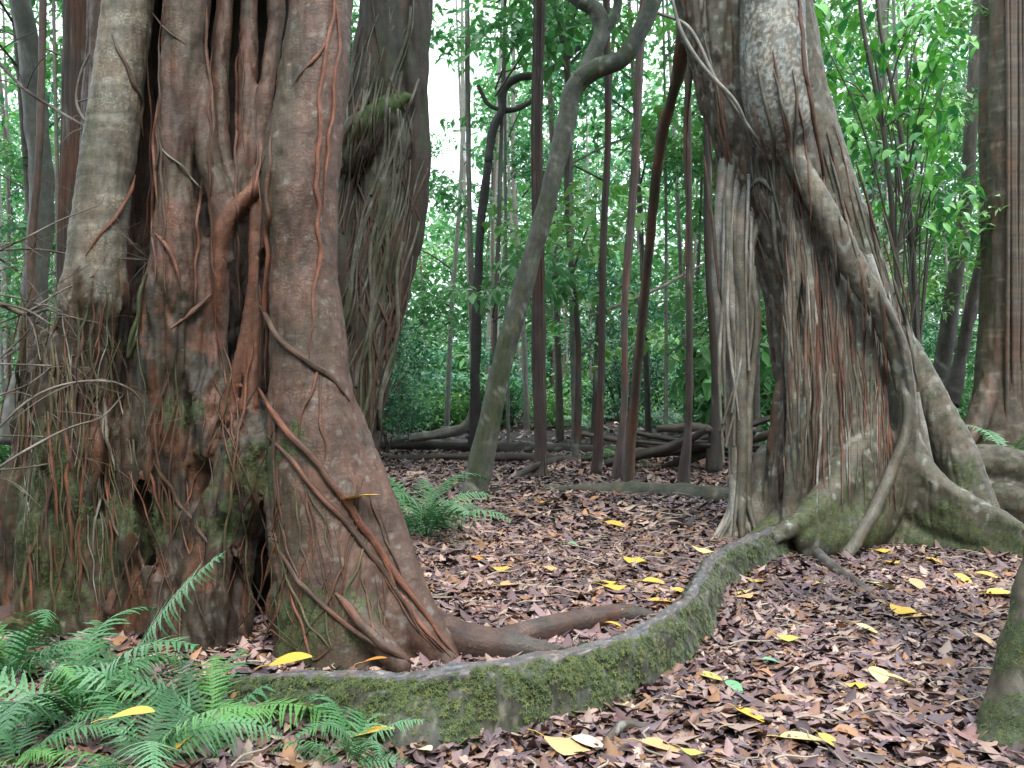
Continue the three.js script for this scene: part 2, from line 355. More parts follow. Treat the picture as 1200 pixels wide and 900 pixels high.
{
  const rand = rng(5), lists = LITTER.map(() => []);
  const put = (n, d0, d1, k) => { for (let i = 0; i < n; i++) {
    const d = Math.sqrt(lerp(d0 * d0, d1 * d1, rand())), x = (rand() * 2 - 1) * d * 0.66, t = 1.0 * (0.7 + rand() * 0.6) * (1 + 0.5 * noise(x * 1.3, 5, d * 1.3) + 0.4 * noise(x * 4, 6, d * 4)), b = BROWNS[Math.floor(rand() * BROWNS.length)];
    lists[Math.floor(rand() * 4)].push({ m: litterPose(rand, x, -d, 0.002 + rand() * rand() * 0.024, 0.6, (0.4 + (rand() < 0.25 ? 0.7 : 0) + rand() * rand() * 1.1) * k), c: new THREE.Color(b[0] * t, b[1] * t, b[2] * t) });
  } };
  put(66000, 2.3, 8, 1.0); put(40000, 8, 16, 1.15); put(14000, 16, 34, 1.7);
  LITTER.forEach((g, i) => { const o = stuffCopies(numbered('leaf_litter'), g, M.litter, lists[i], scene); tag(o, ['narrow', 'wavy', 'curled', 'short broad'][i] + ' brown leaf litter covering the forest floor', 'leaf litter'); });
  // the large brown leaves close by, one by one
  const mats = BROWNS.slice(0, 8).map((b) => new THREE.MeshStandardMaterial({ color: color(b), roughness: 0.48, side: THREE.DoubleSide }));
  for (let i = 0; i < 280; i++) {
    const d = lerp(2.9, 5.2, Math.pow(rand(), 1.1)), x = lerp(-0.16, 0.62, rand()) * d, m = new THREE.Mesh(LITTER[Math.floor(rand() * 4)], mats[Math.floor(rand() * 8)]);
    m.name = numbered('brown_leaf'); litterPose(rand, x, -d, 0.022 + rand() * 0.014, 0.7, 0.8 + rand() * 0.45).decompose(m.position, m.quaternion, m.scale); m.castShadow = m.receiveShadow = true; floorMesh.add(m);
  }
  const twig = (() => { const g = limb([[0, 0, -0.07, 0.003], [0.012, 0.006, -0.02, 0.0032], [-0.006, 0.004, 0.03, 0.0028], [0.01, 0, 0.08, 0.002]], { sides: 5, per: 2, tone: () => [1, 1, 1] }); return g; })();
  const tw = []; for (let i = 0; i < 1500; i++) { const d = Math.sqrt(lerp(6, 130, rand())), t = 0.12 + rand() * 0.35; tw.push({ m: litterPose(rand, (rand() * 2 - 1) * d * 0.62, -d, 0.02 + rand() * 0.015, 0.3, 0.5 + rand() * 1.1), c: new THREE.Color(t, t * 0.86, t * 0.72) }); }
  tag(stuffCopies('twig_litter', twig, new THREE.MeshStandardMaterial({ roughness: 0.8 }), tw, scene), 'short dry twigs lying among the fallen leaves', 'twigs');
}

//@@LEFT
// ---------------------------------------------------------------- moss tufts on a surface
const tuft = (() => { const r = rng(3), gs = []; for (let i = 0; i < 5; i++) { const g = leafShape(0.016, 0.005, { seg: 2, fold: 0.2, droop: 0.5 }); g.rotateX(-0.9 + r() * 0.8); g.rotateY(i * 1.26 + r()); gs.push(g); } return mergeGeometries(gs); })();
function mossOn(parent, spots, rand, tint = 1) {   // spots: {p, n}
  const up = V(0, 1, 0), q = new THREE.Quaternion(), q2 = new THREE.Quaternion();
  const list = spots.map(({ p, n }) => { q.setFromUnitVectors(up, n).multiply(q2.setFromAxisAngle(up, rand() * 6.28)); const s = 0.35 + rand() * 0.7, t = (0.6 + rand() * 0.9) * tint, y = rand();
    return { m: new THREE.Matrix4().compose(p, q, V(s, s, s)), c: new THREE.Color((0.075 + 0.085 * y) * t, (0.125 + 0.065 * y) * t, 0.052 * t) }; });
  return stuffCopies('moss', tuft, M.moss, list, parent);
}
const L = (() => {
  const T = thing('strangler_fig', 'massive red-brown strangler fig of fused columns with mossy knobbly base', 'tree', at(240, 770, 5.3).setY(0));
  const F = new Field([-3.1, -0.15, -7.4], [0.35, 4.5, -4.0], 0.0145);
  const C = (tone, k, ...p) => F.chain(pix(p), tone, k);
  // 1 pale ringed, 2 brown-purple, 3 smooth red-brown, 4 mossy, 5 shaggy, 6 inner bark darkened as painted gap shade, 7 orange
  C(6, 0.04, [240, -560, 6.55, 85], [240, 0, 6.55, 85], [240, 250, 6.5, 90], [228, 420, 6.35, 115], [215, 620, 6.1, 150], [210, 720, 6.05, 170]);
  for (const [x, d] of [[135, 6.5], [325, 6.45], [210, 6.85], [285, 6.8], [170, 6.2], [300, 6.2]]) C(2, 0.05, [x, -600, d, 34], [x + 4, 0, d, 34], [x - 6, 300, d, 38], [x, 520, d, 48], [x - 8, 690, d, 62]);
  F.chain([[-2.75, 4.3, -5.5, 0.4], [-1.9, 4.4, -5.5, 0.5], [-1.25, 4.4, -5.4, 0.36]], 2, 0.08); F.chain([[-2.5, 4.3, -6.3, 0.5], [-1.8, 4.4, -6.35, 0.55], [-1.45, 4.4, -6.2, 0.4]], 2, 0.08);  // unseen mass added to plug the hollow top and keep skylight out
  for (const [x, d] of [[126, 5.55], [352, 5.5], [140, 6.0], [345, 5.95]]) C(2, 0.04, [x + 12, -560, d, 26], [x + 10, 0, d, 26], [x, 200, d, 28], [x - 4, 350, d, 32], [x - 10, 550, d, 44], [x - 12, 700, d, 60]);  // hidden columns added behind the front ones to shut side light out
  C(1, 0.016, [156, -620, 5.15, 28], [154, -250, 5.12, 28], [150, 0, 5.1, 28], [137, 110, 5.05, 29], [123, 210, 5.0, 31], [114, 290, 4.96, 33], [110, 350, 4.95, 36]);
  C(1, 0.05, [110, 345, 4.96, 35], [98, 440, 4.96, 42], [90, 540, 4.98, 48], [82, 640, 5.02, 56], [76, 740, 5.05, 62]);
  C(2, 0.016, [226, -620, 5.1, 26], [222, -200, 5.05, 26], [219, 0, 5.0, 26], [211, 100, 4.95, 25], [204, 200, 4.92, 22], [208, 275, 4.9, 27], [201, 350, 4.9, 33]);
  C(2, 0.05, [201, 345, 4.9, 32], [192, 440, 4.92, 38], [186, 540, 4.95, 44], [172, 640, 5.0, 52], [165, 740, 5.05, 58]);
  C(2, 0.014, [232, 60, 5.0, 11], [238, 130, 4.95, 14], [248, 195, 4.93, 15], [262, 240, 4.93, 16], [262, 300, 4.93, 13]);
  C(2, 0.014, [264, -600, 5.3, 13], [263, 0, 5.2, 11], [257, 90, 5.12, 10], [260, 180, 5.04, 11], [268, 240, 4.98, 17], [255, 330, 4.96, 15], [248, 420, 4.95, 18], [250, 520, 4.9, 30]);
  C(2, 0.014, [292, -600, 5.3, 11], [292, 0, 5.2, 10], [291, 100, 5.1, 10], [286, 180, 5.02, 11], [272, 240, 4.97, 15]);
  C(2, 0.014, [330, -600, 5.3, 13], [325, 0, 5.17, 11], [314, 90, 5.1, 10], [302, 160, 5.06, 10], [294, 215, 5.02, 10], [282, 250, 4.97, 12]);
  C(7, 0.02, [306, 150, 5.08, 3], [305, 190, 4.97, 5.5], [300, 218, 4.9, 8], [280, 240, 4.88, 9], [262, 268, 4.87, 9], [256, 330, 4.88, 7], [252, 390, 4.92, 4], [250, 430, 4.98, 2]);
  C(2, 0.014, [234, 290, 4.95, 14], [236, 360, 4.93, 15], [232, 440, 4.92, 17], [238, 520, 4.9, 26]);
  C(7, 0.015, [302, 200, 5.0, 3], [299, 260, 4.9, 6], [298, 330, 4.87, 8], [284, 410, 4.85, 8], [264, 490, 4.83, 9]);
  C(7, 0.015, [312, 180, 5.0, 3], [309, 250, 4.9, 6], [306, 330, 4.86, 9], [299, 410, 4.84, 9], [290, 490, 4.8, 12]);
  C(3, 0.014, [384, -620, 5.0, 38], [381, -200, 4.95, 37], [377, 0, 4.9, 36], [367, 100, 4.86, 41], [352, 210, 4.8, 46], [356, 320, 4.76, 40], [363, 420, 4.72, 45], [370, 520, 4.68, 56], [384, 610, 4.64, 62], [400, 690, 4.6, 70], [415, 760, 4.56, 76], [420, 800, 4.55, 80]);
  C(3, 0.06, [405, 500, 4.72, 24], [438, 590, 4.66, 27], [466, 670, 4.58, 28], [495, 735, 4.48, 26], [525, 780, 4.4, 18]);
  C(4, 0.05, [330, 470, 4.74, 18], [327, 560, 4.7, 20], [332, 650, 4.62, 24], [345, 730, 4.52, 30], [350, 800, 4.45, 32]);
  C(3, 0.03, [395, 690, 4.45, 20], [430, 735, 4.3, 17], [470, 780, 4.2, 13]);
  C(4, 0.05, [296, 490, 4.86, 22], [294, 530, 4.76, 40], [284, 575, 4.75, 38], [268, 610, 4.8, 36]);
  C(2, 0.05, [272, 590, 4.82, 34], [258, 660, 4.78, 40], [246, 720, 4.74, 46], [238, 790, 4.7, 50]);
  C(5, 0.05, [64, 400, 5.15, 20], [48, 500, 5.15, 32], [40, 610, 5.15, 42], [30, 720, 5.2, 52]);
  C(4, 0.06, [140, 520, 5.15, 50], [135, 620, 5.12, 58], [128, 740, 5.1, 66]);
  C(4, 0.05, [222, 520, 5.02, 34], [216, 620, 5.0, 44], [208, 740, 4.98, 56]);
  C(4, 0.04, [175, 620, 4.98, 30], [195, 690, 4.85, 30], [205, 760, 4.75, 30]);
  // clefts between the fused roots of the base, shade painted on their walls
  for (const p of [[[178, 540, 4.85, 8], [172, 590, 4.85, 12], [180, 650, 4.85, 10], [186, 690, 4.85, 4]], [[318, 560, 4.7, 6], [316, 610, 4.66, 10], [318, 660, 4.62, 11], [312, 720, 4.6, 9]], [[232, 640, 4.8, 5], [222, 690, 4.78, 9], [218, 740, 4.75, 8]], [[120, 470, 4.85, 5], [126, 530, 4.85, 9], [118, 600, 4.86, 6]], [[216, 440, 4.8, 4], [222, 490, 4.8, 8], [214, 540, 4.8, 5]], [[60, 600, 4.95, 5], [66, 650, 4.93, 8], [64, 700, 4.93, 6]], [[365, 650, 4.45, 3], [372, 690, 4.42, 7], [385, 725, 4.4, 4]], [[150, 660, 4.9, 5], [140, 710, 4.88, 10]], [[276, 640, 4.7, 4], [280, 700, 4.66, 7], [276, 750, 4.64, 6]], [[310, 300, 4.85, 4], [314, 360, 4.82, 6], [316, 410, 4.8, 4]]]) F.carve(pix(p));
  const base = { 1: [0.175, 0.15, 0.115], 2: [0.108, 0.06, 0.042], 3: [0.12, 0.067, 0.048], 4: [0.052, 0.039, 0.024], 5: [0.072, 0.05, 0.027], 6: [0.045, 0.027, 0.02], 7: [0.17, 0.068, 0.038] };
  const mossAt = [[300, 545, .28, .5], [260, 600, .3, .35], [170, 590, .4, .45], [350, 740, .3, .5], [60, 640, .55, .5], [40, 560, .4, .45], [345, 520, .15, .35], [400, 740, .3, .3], [210, 480, .25, .3]].map(([x, y, r, a]) => [F.hit(x, y, 5), r, a]);
  const mossiness = (p) => { let a = 0; for (const [c, r, w] of mossAt) a = Math.max(a, w * smooth(r, r * 0.3, p.distanceTo(c))); return a - 0.28 + 0.5 * noise(p.x * 6, p.y * 6, p.z * 6) * 0.7 + 0.3 * noise(p.x * 21, p.y * 18, p.z * 21); };
  const down = (p) => smooth(1.95, 1.3, p.y + 0.5 * noise(p.x * 5, p.y * 2, p.z * 5));      // where the shaggy rootlets take over
  const geo = F.mesh((p, n, o) => {
    const low = o === 4 || o === 5 || o === 6 ? 1 : o === 2 ? lerp(0.35, 1, down(p)) : o === 1 ? lerp(0.2, 1, down(p)) : 0.25, st = 1 - Math.abs(n.y);
    let d = low * (0.03 * noise(p.x * 5, p.y * 2.2, p.z * 5) + 0.028 * noise(p.x * 13, p.y * 4, p.z * 13));
    d -= low * st * 0.03 * Math.max(0, 0.28 - Math.abs(noise(p.x * 16, p.y * 2.4, p.z * 16))) / 0.28;
    d += (o === 1 ? 0.004 : 0.002) * noise(p.x * 7, p.y * 17, p.z * 7);
    return d + 0.008 * noise(p.x * 34, p.y * 12, p.z * 34) * low + 0.003 * noise(p.x * 70, p.y * 40, p.z * 70);
  }, (p, n, o) => {
    const g = grain(p); let c = (base[o] || base[2]).map((x) => x * (1 + 0.8 * g));
    const dn = (o === 1 || o === 2) ? down(p) : 0; if (rnd(p) < dn) o = o === 1 ? 5 : 4, c = base[o].map((x) => x * (1 + 0.8 * g));
    if (o === 1) { const ring = noise(p.x * 2, p.y * 26, p.z * 2) + 0.5 * noise(p.x * 6, p.y * 60, p.z * 6); c = mix3(c, [0.32, 0.3, 0.25], smooth(0.15, 0.55, ring) * 0.55); c = mix3(c, [0.07, 0.068, 0.04], smooth(0.1, 0.4, noise(p.x * 3, p.y * 2, p.z * 3 + 7)) * 0.6); }
    if (o === 3) { const ring = noise(p.x * 3, p.y * 45, p.z * 3); c = mix3(c, [0.18, 0.12, 0.1], smooth(0.2, 0.6, ring + 0.4 * noise(p.x * 9, p.y * 8, p.z * 9)) * 0.3); c = mix3(c, [0.072, 0.064, 0.038], smooth(0.0, 0.4, noise(p.x * 3.5, p.y * 1.6, p.z * 3.5 + 3)) * 0.55); c = mix3(c, [0.27, 0.25, 0.23], smooth(0.42, 0.5, noise(p.x * 19, p.y * 22, p.z * 19)) * 0.5); }
    if (o === 2) { c = mix3(c, [0.15, 0.056, 0.032], smooth(0.05, 0.3, noise(p.x * 9, p.y * 1.5, p.z * 9 + 5)) * 0.7); c = mix3(c, [0.065, 0.06, 0.036], smooth(0.1, 0.4, noise(p.x * 4, p.y * 3, p.z * 4 + 1)) * 0.5); }
    if (o === 4 || o === 5) { c = mix3(c, [0.16, 0.06, 0.03], smooth(0.02, 0.28, noise(p.x * 11, p.y * 2.2, p.z * 11 + 2)) * 0.65); c = mix3(c, [0.022, 0.016, 0.013], smooth(0.08, 0.28, noise(p.x * 8, p.y * 5, p.z * 8 + 8)) * 0.6); }
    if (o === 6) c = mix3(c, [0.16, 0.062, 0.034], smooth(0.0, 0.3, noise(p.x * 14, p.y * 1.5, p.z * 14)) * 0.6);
    const m = mossiness(p);
    return mix3(c, mix3(MOSS, MOSSY, clamp(0.5 + noise(p.x * 12, p.y * 12, p.z * 12))).map((x) => x * (1 + 0.7 * noise(p.x * 50, p.y * 50, p.z * 50))), smooth(-0.02, 0.12, m) * 0.85);
  });
  const trunk = part('trunk', geo, M.bark, T);
  const rand = rng(21);
  const sp = []; F.surface.P.forEach((p, i) => { if (p.z > -5.3 && p.y < 2.2 && mossiness(p) > 0.06 && rand() < 0.55) sp.push({ p, n: F.surface.N[i] }); });
  while (sp.length > 11000) sp.splice(Math.floor(rand() * sp.length), 1);
  mossOn(trunk, sp, rand, 0.6);
  // roots and vines that run down over the columns
  const RED = toneOf([0.22, 0.08, 0.045], { alt: [0.12, 0.056, 0.034], vary: 0.6 }), BRN = toneOf([0.095, 0.056, 0.038], { alt: [0.16, 0.065, 0.038], vary: 0.6 }), OCH = toneOf([0.14, 0.11, 0.055], { alt: MOSSY, vary: 0.6 }), GRY = toneOf([0.28, 0.25, 0.21], { vary: 0.5 });
  const run = (pts, r, tone, name = 'aerial_root', off = 0.6) => {
    const dense = []; for (let i = 0; i < pts.length - 1; i++) { const n = Math.max(1, Math.round(Math.hypot(pts[i + 1][0] - pts[i][0], pts[i + 1][1] - pts[i][1]) / 22)); for (let k = 0; k < n; k++) dense.push([lerp(pts[i][0], pts[i + 1][0], k / n) + (rand() - 0.5) * 5, lerp(pts[i][1], pts[i + 1][1], k / n)]); }
    dense.push(pts[pts.length - 1]);
    let z = null; const P = dense.map(([x, y], i) => { const h = F.hit(x, y); let p = h; if (!h || (z !== null && -h.z - z > 0.12)) p = at(x, y, z === null ? 4.9 : z + 0.02); z = -p.z; const q = p.clone().sub(V(0, EYE, 0)).normalize(); const e = i / (dense.length - 1 || 1), w = Math.min(1, 0.35 + e * 5) * Math.min(1, 0.2 + (1 - e) * 3); p = p.addScaledVector(q, -r * off * (w - 0.45)); return [p.x, p.y, p.z, r * w]; });
    return part(name, limb(P, { sides: 7, per: 3, tone, seed: rand() * 9, rough: 0.16, freq: 9 }), M.bark, T);
  };
  run([[392, -20], [388, 40], [377, 90], [373, 160], [372, 220], [374, 290], [366, 360], [363, 420]], 0.011, RED);
  run([[393, -10], [396, 60], [390, 120], [384, 200], [378, 260]], 0.009, RED);
  run([[392, 20], [375, 60], [352, 85], [340, 105]], 0.007, RED);
  run([[374, 425], [366, 460], [352, 490], [350, 520]], 0.009, RED); run([[375, 430], [376, 480], [381, 540]], 0.007, BRN);
  run([[306, 358], [325, 395], [355, 420], [385, 440], [410, 470]], 0.017, BRN, 'climbing_vine');
  run([[303, 455], [325, 490], [360, 530], [400, 580], [435, 630], [470, 680], [505, 730], [535, 768]], 0.019, RED, 'climbing_vine');
  run([[312, 510], [345, 545], [385, 590], [420, 630], [452, 670], [490, 735], [520, 765]], 0.014, BRN, 'climbing_vine');
  run([[440, 640], [465, 690], [500, 740], [530, 772]], 0.012, RED, 'climbing_vine');
  run([[325, 640], [350, 680], [390, 720], [430, 750], [480, 775]], 0.014, BRN); run([[395, 695], [420, 730], [450, 755], [485, 778]], 0.024, BRN);
  run([[160, 205], [145, 240], [118, 275], [100, 300]], 0.011, RED); run([[130, 40], [150, 80], [166, 120], [168, 160]], 0.01, BRN);
  run([[180, 270], [200, 300], [212, 340]], 0.012, RED); run([[250, 345], [225, 365], [200, 385]], 0.016, BRN); run([[170, 320], [160, 370], [150, 420], [162, 380]], 0.012, OCH);
  run([[186, 170], [212, 195], [235, 220]], 0.006, GRY); run([[180, 15], [200, 38], [218, 52]], 0.007, BRN);
  run([[180, 540], [210, 590], [245, 640], [262, 660]], 0.011, BRN);
  for (let i = 0; i < 13; i++) {                   // thin strands hanging between the columns
    const x = [182, 190, 240, 248, 275, 283, 300, 312, 320, 170][i % 10] + (rand() - 0.5) * 12, y0 = -20 + rand() * 240, len = 120 + rand() * 220;
    run([[x, y0], [x + (rand() - 0.5) * 14, y0 + len * 0.4], [x + (rand() - 0.5) * 22, y0 + len]], 0.004 + rand() * 0.007, [RED, BRN, RED, BRN][Math.floor(rand() * 4)]);
  }
  for (let i = 0; i < 230; i++) {                   // shaggy rootlets over the base
    const u = rand(), x = u < 0.45 ? 25 + rand() * 110 : u < 0.8 ? 100 + rand() * 230 : 320 + rand() * 130, y0 = u < 0.45 ? 330 + rand() * 300 : u < 0.8 ? 380 + rand() * 280 : 560 + rand() * 130, len = 50 + rand() * 150, a = (rand() - 0.5) * (u < 0.45 ? 0.5 : 1.1);
    run([[x, y0], [x + a * len * 0.4 + (rand() - 0.5) * 12, y0 + len * 0.45], [x + a * len * 0.8, Math.min(760, y0 + len)]], 0.0025 + rand() * rand() * 0.009, u < 0.45 ? [OCH, OCH, RED, BRN, OCH, GRY][Math.floor(rand() * 6)] : [BRN, RED, BRN, OCH][Math.floor(rand() * 4)], 'rootlet', 0.8);
  }
  // two reddish roots that leave the foot over the floor
  const g1 = toneOf([0.1, 0.058, 0.048], { alt: [0.075, 0.064, 0.056], moss: 0.05 });
  const root = (pts, tone, name = 'surface_root') => part(name, limb(pts.map(([x, y, r, sink]) => { const p = onGround(x, y); return [p.x, p.y + r * (sink ?? 0.4), p.z, r]; }), { sides: 14, per: 10, tone, rough: 0.14, freq: 4, seed: 3 }), M.bark, T);
  root([[500, 745, 0.1, 0.6], [545, 765, 0.1, 0.55], [590, 770, 0.085, 0.5], [640, 772, 0.06, 0.35], [690, 782, 0.04, 0]], g1);
  root([[560, 765, 0.08, 0.1], [620, 752, 0.075, 0.5], [680, 738, 0.07, 0.5], [730, 724, 0.055, 0.4], [765, 722, 0.04, -0.3]], g1);
  root([[40, 730, 0.1, 0.2], [-20, 745, 0.1, 0.3], [-80, 765, 0.07, 0.1]], g1);
  // the head of the tree above: limbs and crown
  const top = [[156, 5.15, .13], [226, 5.1, .12], [384, 5.0, .17], [240, 6.25, .5], [300, 6.6, .2]];
  for (const [x, d, r] of top) { const p = at(x, -560, d); part('limb', limb([[p.x, p.y, p.z, r], [p.x * 1.02, p.y + 1.4, p.z - 0.1, r * 0.9], [p.x * 1.25 + (rand() - .5), p.y + 3, p.z - 0.6 + rand(), r * 0.6], [p.x * 1.6 + (rand() - .5) * 2, p.y + 4.6, p.z + (rand() - .5) * 3, r * 0.25]], { sides: 12, tone: toneOf(base[2]) }), M.bark, T); }
  const blobs = []; for (let i = 0; i < 16; i++) blobs.push([-1.8 + (rand() - .5) * 6.5, 7.8 + rand() * 2.2, -5.8 + (rand() - .5) * 6, 1.3, 0.6, 1.3]);
  stuffCopies('crown', CL.mid[0], M.leafA, scatterCrown(rand, blobs, 800), T);
  return { T, F };
})();

//@@RIGHT
const R = (() => {
  const T = thing('strangler_fig', 'grey-brown strangler fig with flared buttresses and curtain of hanging roots', 'tree', at(990, 640, 7.9).setY(0));
  const F = new Field([1.2, -0.15, -9.4], [5.2, 5.4, -6.3], 0.018);
  const C = (tone, k, ...p) => F.chain(pix(p), tone, k);
  C(2, 0.05, [826, -330, 8.3, 46], [828, -100, 8.25, 44], [832, 0, 8.2, 42], [850, 90, 8.15, 37], [878, 180, 8.12, 33], [912, 270, 8.1, 30], [932, 360, 8.1, 28], [945, 450, 8.05, 28], [952, 560, 8.0, 32], [952, 650, 8.0, 40]);
  C(1, 0.04, [912, -330, 8.0, 38], [905, -100, 7.85, 36], [905, 0, 7.8, 36], [907, 90, 7.74, 39], [914, 140, 7.74, 36], [918, 165, 7.8, 26]);
  C(2, 0.06, [915, 100, 8.0, 34], [925, 200, 7.98, 36], [948, 300, 8.0, 42], [962, 400, 8.0, 46], [978, 500, 8.0, 56], [985, 600, 8.0, 64], [985, 660, 8.0, 70]);
  C(3, 0.03, [918, -330, 8.2, 28], [920, -50, 8.15, 26], [938, 80, 8.1, 26], [964, 180, 8.05, 26], [992, 270, 8.0, 29], [1010, 350, 8.0, 32], [1022, 430, 7.95, 36], [1032, 530, 7.9, 42], [1040, 650, 7.85, 52]);
  C(3, 0.03, [1002, 250, 8.1, 16], [1040, 370, 8.05, 17], [1075, 440, 7.95, 20], [1104, 500, 7.85, 23], [1126, 550, 7.75, 26], [1140, 610, 7.65, 30]);
  C(3, 0.03, [922, 165, 7.72, 13], [950, 218, 7.62, 14], [984, 280, 7.54, 15], [1010, 330, 7.5, 15], [1036, 372, 7.5, 14], [1055, 425, 7.5, 13], [1064, 485, 7.45, 12], [1062, 540, 7.45, 14]);
  C(2, 0.025, [948, 340, 7.75, 12], [944, 425, 7.6, 15], [942, 500, 7.52, 14], [938, 560, 7.5, 13], [938, 625, 7.5, 14]);
  C(2, 0.025, [950, 420, 7.6, 12], [925, 445, 7.7, 12], [917, 500, 7.75, 13], [912, 580, 7.75, 18], [905, 630, 7.75, 22]);
  C(2, 0.03, [955, 470, 7.7, 12], [965, 540, 7.6, 14], [968, 590, 7.5, 18], [966, 640, 7.45, 20]);
  C(4, 0.05, [1020, 440, 7.75, 20], [1012, 500, 7.6, 24], [992, 555, 7.4, 25], [962, 592, 7.15, 20], [930, 616, 6.9, 12], [905, 630, 6.75, 8]);
  C(4, 0.05, [1030, 560, 7.6, 42], [1010, 610, 7.4, 36], [970, 632, 7.1, 24], [945, 645, 6.95, 12]);
  C(4, 0.05, [1046, 440, 7.85, 18], [1064, 510, 7.6, 17], [1090, 560, 7.35, 14], [1127, 586, 7.15, 12], [1165, 605, 7.0, 11], [1205, 626, 6.85, 9], [1270, 662, 6.6, 8]);
  C(4, 0.05, [1062, 540, 7.6, 24], [1093, 584, 7.35, 18], [1131, 605, 7.12, 14], [1172, 623, 6.98, 12], [1222, 643, 6.78, 9]);
  C(4, 0.05, [1020, 520, 7.6, 30], [998, 585, 7.4, 28], [966, 612, 7.12, 20], [940, 632, 6.92, 12]);
  C(4, 0.05, [1060, 575, 7.6, 30], [1095, 608, 7.35, 21], [1135, 624, 7.1, 16], [1180, 640, 6.95, 13], [1240, 658, 6.7, 10]);
  C(4, 0.05, [1058, 630, 7.6, 36], [1100, 645, 7.3, 24], [1150, 652, 7.05, 18], [1200, 660, 6.85, 14]);
  C(3, 0.04, [905, 540, 8.0, 22], [890, 590, 7.9, 22], [868, 622, 7.7, 14], [840, 640, 7.55, 8]);
  C(4, 0.03, [925, 600, 7.7, 15], [900, 622, 7.5, 13], [870, 640, 7.3, 8]);
  for (const [x0, y0, x1, r] of [[925, 240, 928, 8], [938, 260, 962, 10], [958, 300, 985, 9], [972, 290, 1002, 11], [990, 320, 1020, 9], [1004, 340, 1034, 11], [950, 330, 975, 7], [1018, 380, 1046, 9]])
    C(3, 0.018, [x0, y0, 7.75, r * 0.7], [lerp(x0, x1, 0.3) + 4, y0 + 70, 7.66, r], [lerp(x0, x1, 0.6) - 3, y0 + 150, 7.58, r], [lerp(x0, x1, 0.9) + 3, y0 + 225, 7.54, r * 1.1], [x1, 590, 7.5, r * 1.5], [x1 - 4, 640, 7.45, r * 2]);
  for (const [x, t, d] of [[960, 850, 8.6], [1000, 880, 8.7], [1020, 900, 8.5]]) C(2, 0.06, [t - 8, -300, d - 0.15, 32], [t, 0, d - 0.1, 32], [lerp(t, x, 0.62), 300, d, 34], [x, 500, d, 42], [x + 6, 600, d, 56]);
  const base = { 1: [0.19, 0.18, 0.16], 2: [0.118, 0.1, 0.079], 3: [0.158, 0.142, 0.11], 4: [0.115, 0.104, 0.073] };
  const mossAt = [[965, 610, .35, .55], [1010, 620, .4, .5], [1100, 640, .5, .55], [1160, 650, .4, .5], [1130, 560, .3, .35], [900, 620, .3, .4], [940, 600, .25, .45], [1100, 480, .3, .2], [1000, 560, .3, .3]].map(([x, y, r, a]) => [F.hit(x, y, 7.6), r, a]);
  const mossiness = (p) => { let a = 0; for (const [c, r, w] of mossAt) a = Math.max(a, w * smooth(r, r * 0.3, p.distanceTo(c))); return a - 0.26 + 0.35 * noise(p.x * 6, p.y * 6, p.z * 6) + 0.3 * noise(p.x * 21, p.y * 18, p.z * 21); };
  const geo = F.mesh((p, n, o) => {
    const low = o === 1 ? 0.2 : o === 2 ? 0.9 : 0.35, st = 1 - Math.abs(n.y);
    let d = low * (0.035 * noise(p.x * 4.5, p.y * 1.6, p.z * 4.5) + 0.025 * noise(p.x * 13, p.y * 3, p.z * 13));
    d -= low * st * 0.04 * Math.max(0, 0.26 - Math.abs(noise(p.x * 13, p.y * 1.5, p.z * 13))) / 0.26;
    return d + 0.008 * noise(p.x * 30, p.y * 9, p.z * 30) * low + 0.004 * noise(p.x * 60, p.y * 40, p.z * 60);
  }, (p, n, o) => {
    const g = grain(p); let c = (base[o] || base[2]).map((x) => x * (1 + 0.6 * g));
    if (o === 1) c = mix3(c, [0.48, 0.48, 0.45], smooth(0.0, 0.14, noise(p.x * 32, p.y * 30, p.z * 32) + 0.45 * noise(p.x * 6, p.y * 4, p.z * 6)) * 0.75);
    else { c = mix3(c, [0.13, 0.065, 0.042], smooth(0.12, 0.34, noise(p.x * 8, p.y * 1.2, p.z * 8 + 5)) * (o === 2 ? 0.7 : 0.2)); c = mix3(c, [0.075, 0.08, 0.048], smooth(0.05, 0.35, noise(p.x * 3, p.y * 1.5, p.z * 3)) * 0.55); c = mix3(c, LICHEN, smooth(0.34, 0.44, noise(p.x * 17, p.y * 12, p.z * 17)) * 0.55); }
    const m = mossiness(p);
    return mix3(c, mix3(MOSS, MOSSY, clamp(0.5 + noise(p.x * 12, p.y * 12, p.z * 12))).map((x) => x * (1 + 0.7 * noise(p.x * 50, p.y * 50, p.z * 50))), smooth(-0.02, 0.12, m) * 0.85);
  });
  const trunk = part('trunk', geo, M.bark, T);
  const rand = rng(33);
  const sp = []; F.surface.P.forEach((p, i) => { if (p.z > -8.2 && mossiness(p) > 0.05 && rand() < 0.6) sp.push({ p, n: F.surface.N[i] }); });
  while (sp.length > 12000) sp.splice(Math.floor(rand() * sp.length), 1);
  mossOn(trunk, sp, rand, 0.8);
  const RED = toneOf([0.16, 0.068, 0.044], { alt: [0.13, 0.075, 0.05], vary: 0.6 }), BRN = toneOf([0.11, 0.08, 0.058], { alt: [0.19, 0.1, 0.065], vary: 0.6 }), PAL = toneOf([0.3, 0.285, 0.26], { alt: [0.17, 0.155, 0.13], lichen: 0.3, vary: 0.5 }), GRY = toneOf([0.16, 0.148, 0.12], { alt: [0.105, 0.095, 0.07], lichen: 0.15, vary: 0.5 });
